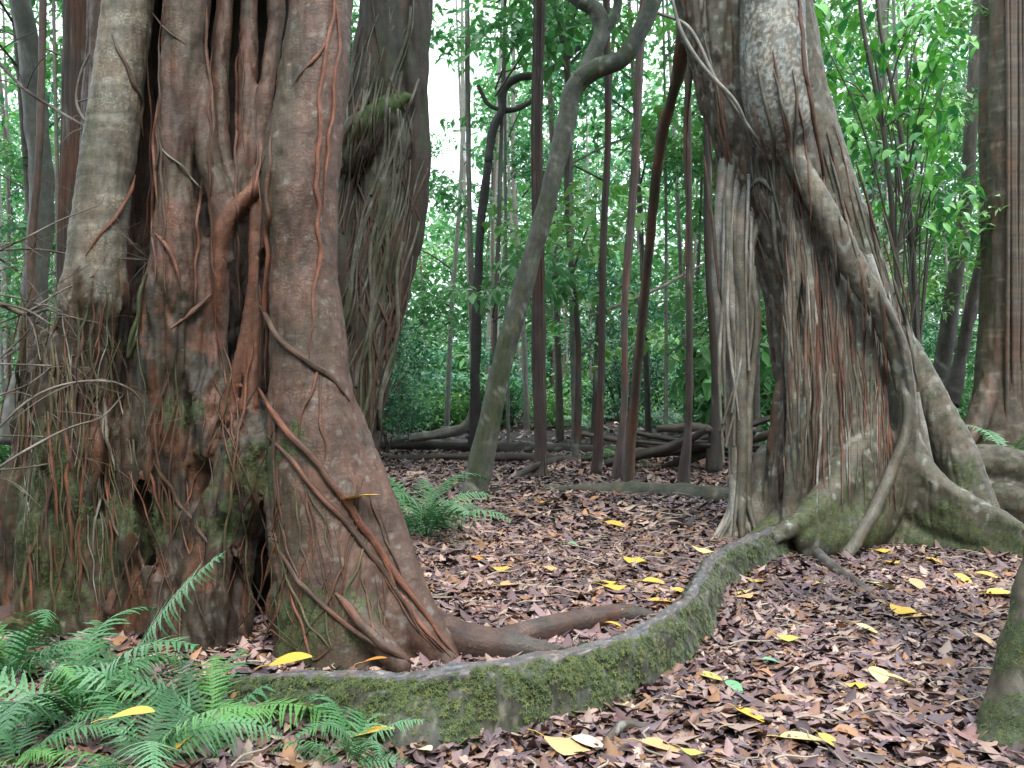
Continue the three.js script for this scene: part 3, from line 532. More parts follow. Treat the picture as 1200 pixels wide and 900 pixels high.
  const run = (pts, r, tone, name = 'aerial_root', off = 0.6) => {
    const dense = []; for (let i = 0; i < pts.length - 1; i++) { const n = Math.max(1, Math.round(Math.hypot(pts[i + 1][0] - pts[i][0], pts[i + 1][1] - pts[i][1]) / 20)); for (let k = 0; k < n; k++) dense.push([lerp(pts[i][0], pts[i + 1][0], k / n) + (rand() - 0.5) * 2, lerp(pts[i][1], pts[i + 1][1], k / n)]); }
    dense.push(pts[pts.length - 1]);
    let z = null; const P = dense.map(([x, y], i) => { const h = F.hit(x, y); let p = h; if (!h || (z !== null && -h.z - z > 0.15)) p = at(x, y, z === null ? 7.8 : z + 0.015); z = -p.z; const q = p.clone().sub(V(0, EYE, 0)).normalize(); const e = i / (dense.length - 1 || 1), w = Math.min(1, 0.35 + e * 5) * Math.min(1, 0.2 + (1 - e) * 3); p = p.addScaledVector(q, -r * off * (w - 0.45)); return [p.x, p.y, p.z, r * w]; });
    return part(name, limb(P, { sides: 7, per: 3, tone, seed: rand() * 9, rough: 0.18, freq: 7 }), M.bark, T);
  };
  const free = (pts, tone, name = 'aerial_root', sides = 9) => part(name, limb(pix(pts), { sides, per: 10, tone, seed: rand() * 9, rough: 0.22, freq: 5 }), M.bark, T);
  // the pale bundle that hangs free of the trunk: many thin roots grown together
  for (let i = 0; i < 15; i++) {
    const u = i / 14, x0 = 850 + u * 34, y0 = 120 + rand() * 70 + u * 50, thick = i % 4 === 0 ? 8 : i % 4 === 2 ? 5 : 3, j = () => (rand() - .5) * 9, dz = (rand() - .5) * 0.16;
    free([[x0 + 16, y0 - 40, 8.2, thick * 0.6], [x0 + j() * 0.5, y0 + 50, 8.02 + dz, thick], [846 + u * 34 + j(), 300, 7.95 + dz, thick], [850 + u * 34 + j(), 380, 7.9 + dz, thick * 0.95], [856 + u * 26 + j(), 460, 7.86 + dz, thick * 0.9], [860 + u * 16 + j(), 540, 7.8 + dz, thick * 0.85], [856 + u * 20 + j(), 590, 7.75 + dz, thick * 0.8], [840 + u * 46 + j(), 632, 7.6 + dz, thick * 0.4]], i % 3 === 2 ? GRY : PAL, 'aerial_root', thick > 4 ? 9 : 6);
  }
  for (let i = 0; i < 12; i++) { const x = 848 + rand() * 38, y = 200 + rand() * 180; free([[x, y, 7.9, 2], [x + (rand() - 0.5) * 22, y + 110, 7.82, 2], [864 + (rand() - 0.5) * 34, y + 230, 7.74, 1.6]], i % 2 ? PAL : GRY, 'rootlet', 6); }
  // long bare lianas in front of the fork
  free([[785, -10, 7.6, 2.2], [800, 40, 7.6, 2.2], [830, 85, 7.55, 2.4], [862, 120, 7.5, 2.4], [884, 172, 7.7, 1.6]], PAL, 'liana', 7); free([[770, 15, 7.7, 1.8], [805, 30, 7.65, 2], [840, 95, 7.55, 2], [878, 150, 7.6, 2], [900, 185, 7.75, 1.2]], PAL, 'liana', 7);
  free([[818, -60, 8.2, 13], [806, 0, 8.3, 11], [800, 55, 8.5, 9], [790, 105, 9.0, 7], [776, 160, 9.5, 6.5], [762, 280, 10.2, 5.5], [750, 400, 10.8, 5.5], [741, 500, 11.2, 6], [736, 566, 11.3, 7], [735, 580, 11.3, 8]], BRN);
  free([[850, 10, 8.2, 8], [818, 50, 8.22, 6], [807, 100, 8.3, 3.5], [803, 170, 8.4, 2.2], [805, 260, 8.5, 1.5], [800, 340, 8.5, 0.6]], BRN);
  run([[936, -10], [940, 40], [945, 90], [955, 140], [962, 190], [968, 230]], 0.02, RED); run([[944, 70], [948, 110], [958, 160], [968, 215]], 0.016, RED);
  run([[935, 100], [932, 160], [928, 220], [926, 300]], 0.014, BRN); run([[905, 230], [908, 290], [918, 320], [930, 335]], 0.022, GRY); run([[870, 230], [890, 210], [905, 225]], 0.026, GRY);
  free([[1056, 430, 7.5, 7], [1064, 490, 7.36, 6], [1050, 540, 7.25, 7], [1028, 590, 7.15, 7], [1000, 640, 7.0, 8], [988, 655, 6.95, 6]], GRY);
  free([[1018, 300, 7.6, 5], [1035, 350, 7.42, 5], [1058, 400, 7.4, 5], [1068, 460, 7.4, 5], [1072, 520, 7.5, 4]], PAL);
  free([[1072, 460, 7.6, 5], [1085, 520, 7.55, 5], [1096, 575, 7.5, 5], [1100, 610, 7.4, 4]], PAL);
  for (let i = 0; i < 85; i++) {                   // the curtain of hanging roots on the face
    const t = rand(), x = lerp(915, 1040, rand()), y0 = Math.max(210 + (x - 930) * 1.1, 230) + rand() * 150, len = 90 + rand() * 190;
    run([[x, y0], [x + 5 + (rand() - 0.5) * 10, y0 + len * 0.5], [x + 8 + (rand() - 0.5) * 14, Math.min(600, y0 + len)]], 0.0045 + rand() * rand() * 0.014, t < 0.3 ? RED : t < 0.55 ? BRN : t < 0.85 ? GRY : PAL);
  }
  for (let i = 0; i < 22; i++) { const x = 820 + rand() * 110, y0 = 20 + rand() * 180, len = 80 + rand() * 120; run([[x, y0], [x + 14 + (rand() - .5) * 14, y0 + len * 0.5], [x + 26 + (rand() - .5) * 20, y0 + len]], 0.006 + rand() * 0.01, [GRY, BRN, RED][i % 3]); }
  for (let i = 0; i < 14; i++) { const x = 960 + rand() * 90, y0 = 100 + (x - 960) * 1.9 + rand() * 60; run([[x, y0], [x + 16, y0 + 60], [x + 26 + rand() * 12, y0 + 130]], 0.006 + rand() * 0.01, [GRY, BRN, RED][i % 3]); }

  // the long serpentine buttress root that winds over the floor
  const wall = [[215, 815, 802, .05], [280, 825, 795, .06], [350, 848, 788, .08], [430, 866, 789, .095], [500, 873, 786, .1], [570, 865, 777, .1], [640, 849, 767, .095], [700, 829, 754, .09], [750, 805, 735, .09], [790, 776, 712, .085], [812, 752, 690, .08], [823, 727, 672, .08], [834, 702, 655, .08], [852, 684, 640, .08], [882, 667, 627, .09], [915, 652, 615, .1], [950, 640, 600, .12]];
  const ctrl = wall.map(([x, y, t, w]) => { const g = onGround(x, y), p = at(x, t, -g.z); return [g.x, p.y - g.y, g.z, w]; });
  const sm = smoothPath(ctrl, 26), S = 44, pos = [], uv = [], col = [], idx = [], mspots = []; let len = 0;
  for (let i = 0; i < sm.length; i++) {
    const a = sm[Math.max(0, i - 1)], b = sm[Math.min(sm.length - 1, i + 1)], c = sm[i], tx = b[0] - a[0], tz = b[2] - a[2], l = Math.hypot(tx, tz), nx = -tz / l, nz = tx / l;
    if (i) len += Math.hypot(c[0] - sm[i - 1][0], c[2] - sm[i - 1][2]);
    const g0 = groundY(c[0], c[2]), H = c[1] * (1 + 0.05 * noise(len * 3, 4, 4));
    for (let k = 0; k <= S; k++) {
      const s = k / S * 2 - 1, as = Math.abs(s), hgt = 1 - Math.pow(as, 2.6);                 // 0 at the feet, 1 on the ridge
      const foot = 1 + 0.5 * Math.pow(as, 6);
      const half = c[3] * (0.52 * Math.pow(as, 0.55) + 0.48 * as) * foot;
      const lump = 0.03 * noise(len * 4, s * 2.2, 1) + 0.014 * noise(len * 13, s * 6, 2) + 0.007 * noise(len * 34, s * 16, 3);
      const off = Math.sign(s) * half + (s < 0 ? -1 : 1) * lump * Math.min(1, as * 2);
      const y = g0 - 0.05 + (H + 0.05) * hgt + lump * 0.5 * hgt;
      const p = V(c[0] + nx * off, y, c[2] + nz * off); pos.push(p.x, p.y, p.z); uv.push(len, s * 0.4);
      const edge = as - 0.25 + 0.16 * noise(len * 6, s * 3, 5) + 0.1 * noise(len * 22, s * 9, 6), m = smooth(0.0, 0.09, edge);
      let q = [0.135, 0.125, 0.13].map((x) => x * (1 + 0.5 * grain(p))); q = mix3(q, [0.12, 0.085, 0.07], smooth(0.1, 0.35, noise(len * 5, s * 4, 8)) * 0.6); q = mix3(q, [0.4, 0.39, 0.38], smooth(0.3, 0.4, noise(len * 26, s * 10, 9)) * 0.5);
      const bare = smooth(-0.1, 0.2, noise(len * 9, s * 4, 12) + 0.6 * noise(len * 24, s * 11, 13));
      q = mix3(q, mix3(MOSS, MOSSD, clamp(0.5 + noise(len * 14, s * 8, 3))).map((x) => x * (1 + 0.7 * noise(p.x * 60, p.y * 60, p.z * 60))), m * (1 - 0.45 * bare));
      q = mix3(q, [0.33, 0.33, 0.24], smooth(0.36, 0.44, noise(p.x * 40, p.y * 40, p.z * 40) + 0.3 * noise(len * 3, s, 7)) * 0.65 * m);
      col.push(...q); if (m > 0.6 && as < 0.97) mspots.push({ p: p.clone(), n: V(nx * Math.sign(s) * 0.9, 0.45, nz * Math.sign(s) * 0.9).normalize(), w: bare });
    }
  }
  const w = S + 1; for (let i = 0; i < sm.length - 1; i++) for (let k = 0; k < S; k++) { const a = i * w + k; idx.push(a, a + 1, a + w, a + 1, a + w + 1, a + w); }
  const br = part('buttress_root', finish(pos, uv, col, idx), M.bark, T); br.userData.label = 'long winding buttress root with smooth grey ridge and mossy sides';
  const rm = rng(44), picks = []; for (let i = 0; i < 34000; i++) { const s = mspots[Math.floor(rm() * mspots.length)]; if (rm() < s.w * 0.9) continue; picks.push({ p: s.p.clone().add(V((rm() - .5) * 0.02, (rm() - .5) * 0.016, (rm() - .5) * 0.02)), n: s.n }); }
  mossOn(br, picks, rm, 0.8);
  { const rl = rng(45), lists = LITTER.map(() => []);
    for (let i = 0; i < 2600; i++) { const k = 4 + Math.floor(rl() * (sm.length - 8)), c = sm[k], a = sm[k - 2], b = sm[k + 2], tx = b[0] - a[0], tz = b[2] - a[2], l = Math.hypot(tx, tz), sd = rl() < 0.5 ? -1 : 1, o = c[3] * 1.05 + rl() * rl() * 0.2, x = c[0] - tz / l * o * sd, z = c[2] + tx / l * o * sd, t = 0.7 + rl() * 0.6, q = BROWNS[Math.floor(rl() * BROWNS.length)];
      lists[i % 4].push({ m: litterPose(rl, x, z, 0.012 + rl() * Math.max(0.01, 0.055 - (o - c[3]) * 0.4), 1.3, 0.5 + rl() * 0.7), c: new THREE.Color(q[0] * t, q[1] * t, q[2] * t) }); }
    LITTER.forEach((g, i) => tag(stuffCopies(numbered('leaf_litter'), g, M.litter, lists[i], scene), ['narrow', 'wavy', 'curled', 'short broad'][i] + ' brown leaves banked against the winding mossy root', 'leaf litter')); }
  // low roots that branch from it
  const gr = toneOf([0.15, 0.14, 0.135], { alt: [0.1, 0.075, 0.06], moss: 0.08, lichen: 0.1 });
  const root = (pts, r0, name = 'surface_root') => part(name, limb(pts.map(([x, y, r, s]) => { const p = onGround(x, y); return [p.x, p.y + r * (s ?? 0.4), p.z, r]; }), { sides: 12, per: 10, tone: gr, rough: 0.16, freq: 5, seed: r0 }), M.bark, T);
  root([[930, 640, 0.05, 2.2], [950, 650, 0.045, 1.2], [980, 672, 0.04, 0.6], [1010, 690, 0.03, 0.4], [1030, 702, 0.02, -0.5]], 2); root([[935, 640, 0.05, 1.6], [915, 655, 0.04, 1], [890, 668, 0.035, 0.8], [868, 672, 0.03, -0.2]], 3);
  root([[760, 858, 0.018, 0.6], [735, 855, 0.022, 0.9], [715, 868, 0.02, 0.7], [702, 890, 0.015, 0]], 4);
  // head of the tree
  for (const [x, d, r] of [[826, 8.3, .36], [912, 8.0, .27], [928, 8.2, .24]]) { const p = at(x, -320, d); part('limb', limb([[p.x, p.y, p.z, r], [p.x - .1, p.y + 1.4, p.z - 0.1, r * 0.85], [p.x + (rand() - .5) * 2, p.y + 3, p.z - 0.6 + rand(), r * 0.55], [p.x + (rand() - .5) * 5, p.y + 4.4, p.z + (rand() - .5) * 3, r * 0.25]], { sides: 12, tone: toneOf(base[2]) }), M.bark, T); }
  const blobs = []; for (let i = 0; i < 16; i++) blobs.push([2.6 + (rand() - .5) * 7, 8.6 + rand() * 2.2, -8 + (rand() - .5) * 6, 1.3, 0.6, 1.3]);
  stuffCopies('crown', CL.mid[1], M.leafA, scatterCrown(rand, blobs, 800), T);
  return { T, F };
})();

//@@MID
// ---------------------------------------------------------------- the twisted fig behind
(() => {
  const T = thing('twisted_fig', 'dark twisted fig trunk with mossy broken ledge, wrapped in grey strands', 'tree', at(415, 590, 9).setY(0));
  const F = new Field([-2.3, -0.1, -9.9], [-0.5, 5.6, -8.2], 0.022);
  const C = (tone, k, ...p) => F.chain(pix(p), tone, k);
  C(2, 0.05, [476, -330, 9.1, 38], [470, -50, 9.1, 38], [466, 0, 9.1, 38], [462, 100, 9.05, 38], [456, 200, 9.05, 40], [448, 280, 9.0, 40], [436, 360, 9.0, 36], [426, 440, 9.0, 30], [414, 520, 9.0, 30], [405, 610, 9.0, 36]);
  C(2, 0.04, [440, -330, 8.95, 16], [440, 0, 8.9, 18], [430, 80, 8.85, 18], [414, 150, 8.82, 17], [404, 230, 8.85, 14], [402, 330, 8.85, 14], [408, 430, 8.85, 14]);
  C(3, 0.04, [486, -330, 8.95, 18], [488, 0, 8.9, 18], [484, 100, 8.85, 16], [490, 200, 8.85, 14], [482, 270, 8.85, 14], [462, 360, 8.85, 14], [440, 450, 8.85, 14], [424, 520, 8.85, 14]);
  C(1, 0.02, [396, 176, 8.72, 20], [420, 152, 8.62, 18], [448, 128, 8.58, 13], [478, 114, 8.62, 8]); C(3, 0.02, [400, 192, 8.75, 18], [425, 172, 8.66, 16], [455, 140, 8.62, 12]);
  C(4, 0.03, [470, 118, 8.75, 8], [462, 160, 8.75, 20], [450, 210, 8.78, 20], [430, 290, 8.8, 18], [415, 380, 8.8, 14]);
  const base = { 1: [0.06, 0.1, 0.02], 2: [0.066, 0.055, 0.042], 3: [0.06, 0.04, 0.03], 4: [0.13, 0.118, 0.1] };
  part('trunk', F.mesh((p) => 0.03 * noise(p.x * 7, p.y * 1.6, p.z * 7) + 0.02 * noise(p.x * 20, p.y * 3, p.z * 20), (p, n, o) => {
    let c = (base[o] || base[2]).map((x) => x * (1 + 0.6 * grain(p))); if (o === 2) c = mix3(c, [0.13, 0.06, 0.04], smooth(0.1, 0.3, noise(p.x * 9, p.y * 1.5, p.z * 9)) * 0.6); if (o !== 1) c = mix3(c, MOSS, smooth(0.1, 0.3, noise(p.x * 5, p.y * 3, p.z * 5)) * 0.5); return c;
  }), M.bark, T);
  const rand = rng(8), GRY = toneOf([0.2, 0.185, 0.15], { alt: [0.12, 0.12, 0.07], lichen: 0.15 }), BRN = toneOf([0.12, 0.07, 0.05], {});
  for (let i = 0; i < 90; i++) {
    let x = 415 + rand() * 90, y = -20 + rand() * 400, z = 8.7; const pts = [], dx = i % 9 ? -0.05 - rand() * 0.3 : 0.3, r = 0.005 + rand() * rand() * 0.022, w = rand() * 6;
    for (let k = 0; k < 11; k++) { const h = F.hit(x, y); if (!h) break; z = k ? Math.min(-h.z, z + 0.12) : -h.z; const p = at(x, y, z - r * 0.4); pts.push([p.x, p.y, p.z, r]); y += 22; x += dx * 22 + Math.sin(k * 0.9 + w) * 4; }
    if (pts.length > 2) part('aerial_root', limb(pts, { sides: 6, per: 3, tone: i % 3 ? GRY : BRN, seed: i, rough: 0.2 }), M.bark, T);
  }
  part('limb', limb(pix([[470, -300, 9.1, 36], [450, -600, 9.1, 26], [380, -900, 9.4, 14]]), { sides: 10, tone: toneOf(base[2]) }), M.bark, T);
  const blobs = []; for (let i = 0; i < 9; i++) blobs.push([-2 + (rand() - .5) * 5, 9 + rand() * 2, -10 + (rand() - .5) * 4, 1.2, 0.6, 1.2]);
  stuffCopies('crown', CL.mid[0], M.leafA, scatterCrown(rand, blobs, 700), T);
})();

// ---------------------------------------------------------------- lichen-covered bent tree
(() => {
  const T = thing('bent_tree', 'crooked tree with grey-green lichen bark leaning and forking overhead', 'tree', at(555, 585, 10).setY(0));
  const tone = toneOf([0.11, 0.118, 0.095], { alt: [0.075, 0.095, 0.05], lichen: 0.34, moss: 0.2, mossTint: MOSSY, vary: 0.9 });
  part('trunk', limb(pix([[552, 600, 10, 18], [560, 560, 10, 14.5], [575, 490, 10, 13], [590, 420, 10, 12], [612, 340, 10, 11.5], [635, 260, 10, 11], [650, 200, 10, 11], [664, 140, 10, 11.5], [672, 105, 10, 11.5], [690, 85, 10, 11]]), { sides: 16, per: 14, tone, rough: 0.14, freq: 4 }), M.bark, T);
  part('branch', limb(pix([[678, 95, 10, 12], [700, 80, 9.95, 11.5], [730, 68, 9.9, 10], [748, 40, 9.9, 10], [762, 10, 9.9, 10], [775, -40, 9.9, 9], [790, -160, 10, 9], [800, -320, 10, 5]]), { sides: 12, per: 10, tone, rough: 0.14 }), M.bark, T);
  part('branch', limb(pix([[676, 100, 10, 11], [692, 70, 10.05, 9], [705, 35, 10.1, 9], [698, 12, 10.1, 9], [680, 2, 10.1, 8], [662, -12, 10.1, 7], [640, -60, 10.2, 6], [630, -200, 10.2, 3]]), { sides: 10, per: 10, tone, rough: 0.14 }), M.bark, T);
  part('branch', limb(pix([[705, 40, 10.1, 7], [722, 15, 10.1, 5], [722, -40, 10.1, 5], [715, -150, 10.1, 3]]), { sides: 8, per: 8, tone, rough: 0.14 }), M.bark, T);
  part('root', limb(pix([[556, 575, 9.95, 16], [540, 592, 9.85, 10], [522, 600, 9.75, 5]]), { sides: 9, tone }), M.bark, T);
  const rand = rng(77), blobs = []; for (let i = 0; i < 6; i++) blobs.push([0.9 + (rand() - .5) * 3, 7.6 + rand() * 1.4, -10 + (rand() - .5) * 3, 0.9, 0.5, 0.9]);
  stuffCopies('crown', CL.small[0], M.leafC, scatterCrown(rand, blobs, 450), T);
})();

// ---------------------------------------------------------------- straight stems of the middle distance
function straightTree(name, label, group, pts, base, { sides = 10, rough = 0.16, fibers = 0, seed = 1, crownAt = null, alt = null, mat = M.bark, moss = 0, lichen = 0 } = {}) {
  const p0 = pts[0], T = thing(name, label, 'tree', at(p0[0], p0[1], p0[2]).setY(0), group), rand = rng(seed * 101 + 7);
  const tone = toneOf(base.map((x) => (x * 0.85 + 0.03)), { alt, moss: moss || 0.04, lichen: lichen || 0.16, vary: 0.9 });
  pts = pts.map(([x, y, d, r], k) => [x + (k % 2 ? 1.5 : -1.5), y, d, r * (k ? 0.82 : 1.15)]); part('trunk', limb(pix(pts), { sides, per: 12, tone, rough, freq: 5, seed }), mat, T);
  for (let i = 0; i < fibers; i++) { const a = rand() * 6.28, ps = pix(pts).map(([x, y, z, r], k) => [x + Math.cos(a + k * 0.1) * r * 0.95, y, z + Math.sin(a + k * 0.1) * r * 0.95, r * (0.12 + 0.1 * rand())]); part('aerial_root', limb(ps, { sides: 6, per: 6, tone, rough: 0.2, seed: i }), mat, T); }
  const q = pix(pts)[pts.length - 1];
  const blobs = []; for (let i = 0; i < 5; i++) blobs.push([q[0] + (rand() - .5) * 2.4, q[1] + (rand() - .2) * 1.2, q[2] + (rand() - .5) * 2.4, 0.9, 0.6, 0.9]);
  stuffCopies('crown', CL.mid[seed % 2], [M.leafA, M.leafB, M.leafC][seed % 3], scatterCrown(rand, blobs, 220), T);
  return T;
}
straightTree('red_barked_tree', 'straight dark reddish tree with stringy bark beside the crooked lichen tree', null, [[632, 562, 11.7, 13], [632, 540, 11.7, 9], [633, 420, 11.7, 9.5], [630, 300, 11.7, 8.5], [631, 150, 11.7, 8], [631, 0, 11.7, 8], [632, -250, 11.7, 7], [634, -420, 11.7, 5]], [0.1, 0.055, 0.045], { fibers: 8, seed: 2, alt: [0.15, 0.07, 0.045], mat: M.fiber });
const SL = 'slender trees standing in a row past the crooked tree';
const slim = [
  [[[678, 520, 14, 4], [676, 400, 14, 4], [666, 250, 14, 3.5], [664, 100, 14, 4], [656, 0, 14, 5], [655, -300, 14, 4]], [0.09, 0.06, 0.05], 'thin dark stem with a slight bend close behind the red-barked tree'],
  [[[700, 556, 12, 6], [703, 450, 12, 5], [708, 300, 12, 5], [711, 150, 12, 5], [712, 0, 12, 5], [714, -350, 12, 4]], [0.085, 0.05, 0.042], 'dark upright stem with reddish bark, thicker than its thin neighbour'],
  [[[724, 565, 11.5, 6], [730, 480, 11.5, 5], [734, 350, 11.5, 5], [742, 200, 11.5, 6], [752, 50, 11.5, 6], [760, -100, 11.5, 5], [766, -350, 11.5, 4]], [0.19, 0.13, 0.12], 'pinkish grey stem beside a long brown hanging root'],
  [[[802, 575, 10.8, 7], [806, 480, 10.8, 5], [809, 350, 10.8, 5], [806, 200, 10.8, 4.5], [807, 60, 10.8, 4.5], [806, -120, 10.8, 4], [806, -400, 10.8, 3]], [0.11, 0.075, 0.06], 'dark slim stem close to the pale hanging roots'],
  [[[838, 555, 12.2, 9], [838, 450, 12.2, 7], [832, 300, 12.2, 6], [828, 150, 12.2, 6], [826, -300, 12.2, 5]], [0.06, 0.05, 0.042], 'dark stem rising behind the pale hanging roots'],
];
slim.forEach(([pts, b, label], i) => straightTree('slender_tree', label, SL, pts, b, { seed: i + 3, rough: 0.14, fibers: i === 2 ? 4 : i === 1 ? 2 : 0, sides: 9, alt: b.map((x, k) => x * [1.5, 1.1, 1][k]), mat: M.fiber }));
straightTree('leaning_tree', 'dark leaning trunk beside its twin near the multi-stemmed tree', null, [[1098, 470, 17, 14], [1104, 420, 17, 12], [1120, 330, 17, 11], [1130, 240, 17, 10], [1142, 100, 17, 9], [1150, -50, 17, 9], [1160, -300, 17, 8]], [0.085, 0.07, 0.055], { seed: 12, moss: 0.08 });
straightTree('leaning_tree', 'thinner dark trunk leaning strongly beside its thicker twin', null, [[1112, 475, 16.5, 12], [1124, 420, 16.5, 9], [1142, 350, 16.5, 9], [1158, 270, 16.5, 9], [1172, 180, 16.5, 8], [1195, 0, 16.5, 8], [1215, -250, 16.5, 7]], [0.075, 0.055, 0.045], { seed: 13 });
straightTree('grey_tree', 'tall grey-green trunk with smooth bark beside the massive fig', null, [[28, 520, 10, 24], [34, 420, 10, 19], [44, 320, 10, 17], [48, 220, 10, 16], [42, 120, 10, 16], [30, 40, 10, 15], [16, -40, 10, 14], [0, -300, 10, 12]], [0.13, 0.125, 0.1], { seed: 15, lichen: 0.15, moss: 0.08 });
straightTree('shaggy_tree', 'dark reddish stringy trunk close behind the massive fig', null, [[88, 560, 8.4, 27], [88, 450, 8.4, 22], [88, 300, 8.4, 20], [90, 150, 8.4, 20], [96, 0, 8.4, 21], [98, -300, 8.4, 20]], [0.1, 0.06, 0.045], { seed: 16, fibers: 14, alt: [0.16, 0.07, 0.04], mat: M.fiber });
straightTree('slender_tree', 'brown slim stem between the grey tree and the massive fig', SL, [[34, 600, 8, 10], [36, 450, 8, 7], [38, 300, 8, 6], [44, 180, 8, 5], [52, 0, 8, 5], [55, -300, 8, 4]], [0.12, 0.065, 0.045], { seed: 17 });
// the tall multi-stemmed tree at the edge of the clearing
(() => {
  const T = thing('column_tree', 'tall brown tree of several straight stems fused at a wide foot', 'tree', at(1172, 505, 15).setY(0)), rand = rng(61);
  const tone = toneOf([0.1, 0.078, 0.056], { alt: [0.12, 0.07, 0.046], moss: 0.1, vary: 0.7 });
  const F = new Field([6.9, -0.2, -16.2], [10.6, 10.2, -14.0], 0.035), C = (...p) => F.chain(pix(p), 1, 0.06);
  C([1178, -120, 15, 17], [1178, 0, 15, 17], [1176, 200, 15, 17], [1174, 350, 15, 19], [1168, 450, 15, 24], [1160, 530, 15, 34]);
  C([1205, -120, 15.1, 18], [1202, 200, 15.1, 18], [1200, 400, 15.1, 20], [1205, 530, 15, 34]); C([1160, -120, 15.3, 10], [1158, 150, 15.3, 10], [1160, 330, 15.2, 10], [1158, 450, 15, 14], [1148, 530, 14.9, 20]);
  C([1165, 430, 14.9, 12], [1150, 480, 14.7, 13], [1135, 515, 14.5, 10], [1122, 530, 14.3, 6]); C([1185, 400, 14.8, 10], [1188, 530, 14.7, 16]); C([1225, -120, 15, 14], [1225, 530, 15, 26]);
  part('trunk', F.mesh((p) => 0.03 * noise(p.x * 6, p.y, p.z * 6) + 0.02 * noise(p.x * 16, p.y * 3, p.z * 16), (p) => { const c = tone(p); return mix3(c, [0.3, 0.26, 0.2], smooth(0.25, 0.5, noise(p.x * 2, p.y * 14, p.z * 2)) * 0.4); }), M.bark, T);
  for (let i = 0; i < 8; i++) { const x = 1150 + rand() * 70; part('aerial_root', limb(pix([[x, -100, 14.7, 2.5], [x + (rand() - .5) * 6, 200, 14.7, 2.5], [x + (rand() - .5) * 10, 500, 14.6, 3]]), { sides: 6, tone }), M.bark, T); }
  for (const x of [1178, 1205]) part('limb', limb(pix([[x, -110, 15.05, 17], [x + 5, -300, 15.1, 15], [x + (rand() - .5) * 90, -520, 15.3, 8]]), { sides: 10, tone }), M.bark, T);
  const blobs = []; for (let i = 0; i < 8; i++) blobs.push([8.2 + (rand() - .5) * 4, 13 + rand() * 2, -15 + (rand() - .5) * 4, 1.2, 0.7, 1.2]);
  stuffCopies('crown', CL.mid[0], M.leafB, scatterCrown(rand, blobs, 500), T);
})();
// mossy foot of a tree that stands beside the viewer
(() => {
  const T = thing('mossy_tree', 'mossy flaring tree foot rising beside the open leaf litter', 'tree', at(1255, 860, 3.6).setY(0));
  let foot; const F = new Field([1.45, -0.12, -4.6], [3.3, 4.3, -2.9], 0.016), C = (...p) => F.chain(pix(p), 1, 0.06);
  C([1390, -450, 3.9, 90], [1370, 100, 3.85, 90], [1335, 450, 3.8, 90], [1298, 650, 3.75, 85], [1280, 780, 3.7, 85], [1275, 900, 3.65, 95]);
  C([1250, 640, 3.7, 40], [1222, 740, 3.62, 42], [1205, 820, 3.55, 45], [1185, 880, 3.48, 42], [1150, 905, 3.42, 20]);
  foot = part('trunk', F.mesh((p) => 0.02 * noise(p.x * 6, p.y * 4, p.z * 6) + 0.012 * noise(p.x * 16, p.y * 12, p.z * 16), (p) => mix3([0.09, 0.075, 0.055].map((x) => x * (1 + 0.6 * grain(p))), MOSS.map((x) => x * (1 + 0.8 * noise(p.x * 40, p.y * 40, p.z * 40))), smooth(-0.12, 0.12, noise(p.x * 6, p.y * 6, p.z * 6) + 0.3 * noise(p.x * 24, p.y * 24, p.z * 24)) * 0.85)), M.bark, T);
  const rand = rng(91), sp = []; F.surface.P.forEach((p, i) => { if (p.y < 1 && p.y > 0.0 && F.surface.N[i].x < 0.3 && noise(p.x * 6, p.y * 6, p.z * 6) > -0.05 && rand() < 0.6) sp.push({ p, n: F.surface.N[i] }); });
  while (sp.length > 6000) sp.splice(Math.floor(rand() * sp.length), 1); mossOn(foot, sp, rand, 0.6);
})();

//@@LOGS
// ---------------------------------------------------------------- logs and fallen wood
function log(name, label, group, pts, base, opt = {}) {
  const T = thing(name, label, 'log', at(pts[0][0], pts[0][1], pts[0][2]).setY(0), group);
  if (!/mossy|grey/.test(name)) pts = pts.map(([x, y, d, r]) => [x, y + r * 0.3, d, r * 0.66]); part('stem', limb(pix(pts), { sides: 14, per: 12, tone: toneOf(base, { moss: 0.12, lichen: 0.1, ...opt }), rough: 0.3, freq: 4, seed: pts[0][0] * 0.01 }), M.bark, T); return T;
}
log('mossy_log', 'mossy green log lying across the leaf litter near the hanging roots', null, [[640, 575, 10.6, 7], [680, 578, 10.4, 12], [740, 580, 10.2, 15], [800, 584, 10.0, 16], [850, 588, 9.9, 17], [900, 590, 9.9, 15]], [0.11, 0.1, 0.07], { moss: 0.35 });
log('fallen_log', 'long grey-brown log lying behind the crooked lichen tree', null, [[440, 520, 15.5, 10], [490, 518, 15.5, 12], [540, 520, 15.5, 12], [600, 522, 15.5, 12], [670, 524, 15.5, 10], [720, 526, 15.5, 7]], [0.075, 0.06, 0.05]);
log('fallen_log', 'slim brown log lying in front of the long grey-brown log', null, [[455, 536, 14, 7], [540, 534, 14, 7], [620, 534, 14, 8], [700, 540, 14, 7]], [0.065, 0.045, 0.036]);
log('grey_log', 'curved pale grey root lying on the litter and turning upright into a sapling', null, [[480, 514, 15, 5], [520, 508, 15, 6], [545, 500, 15, 6], [555, 480, 15, 5], [556, 430, 15, 4], [553, 350, 15, 3.5], [550, 240, 15, 3], [548, 60, 15, 3], [548, -200, 15, 2]], [0.26, 0.24, 0.21], { moss: 0 });
log('dead_branch', 'short dark stick lying beside the foot of the red-barked tree', null, [[600, 562, 11.4, 5], [625, 545, 11.6, 6], [660, 535, 11.8, 5]], [0.07, 0.055, 0.05]);
log('pale_branch', 'pale fallen branch propped across the slender stems', null, [[690, 370, 14, 2.5], [730, 355, 14, 3], [770, 338, 14, 3], [800, 322, 14, 2.4], [840, 300, 14, 1.2]], [0.3, 0.25, 0.23], { moss: 0 });
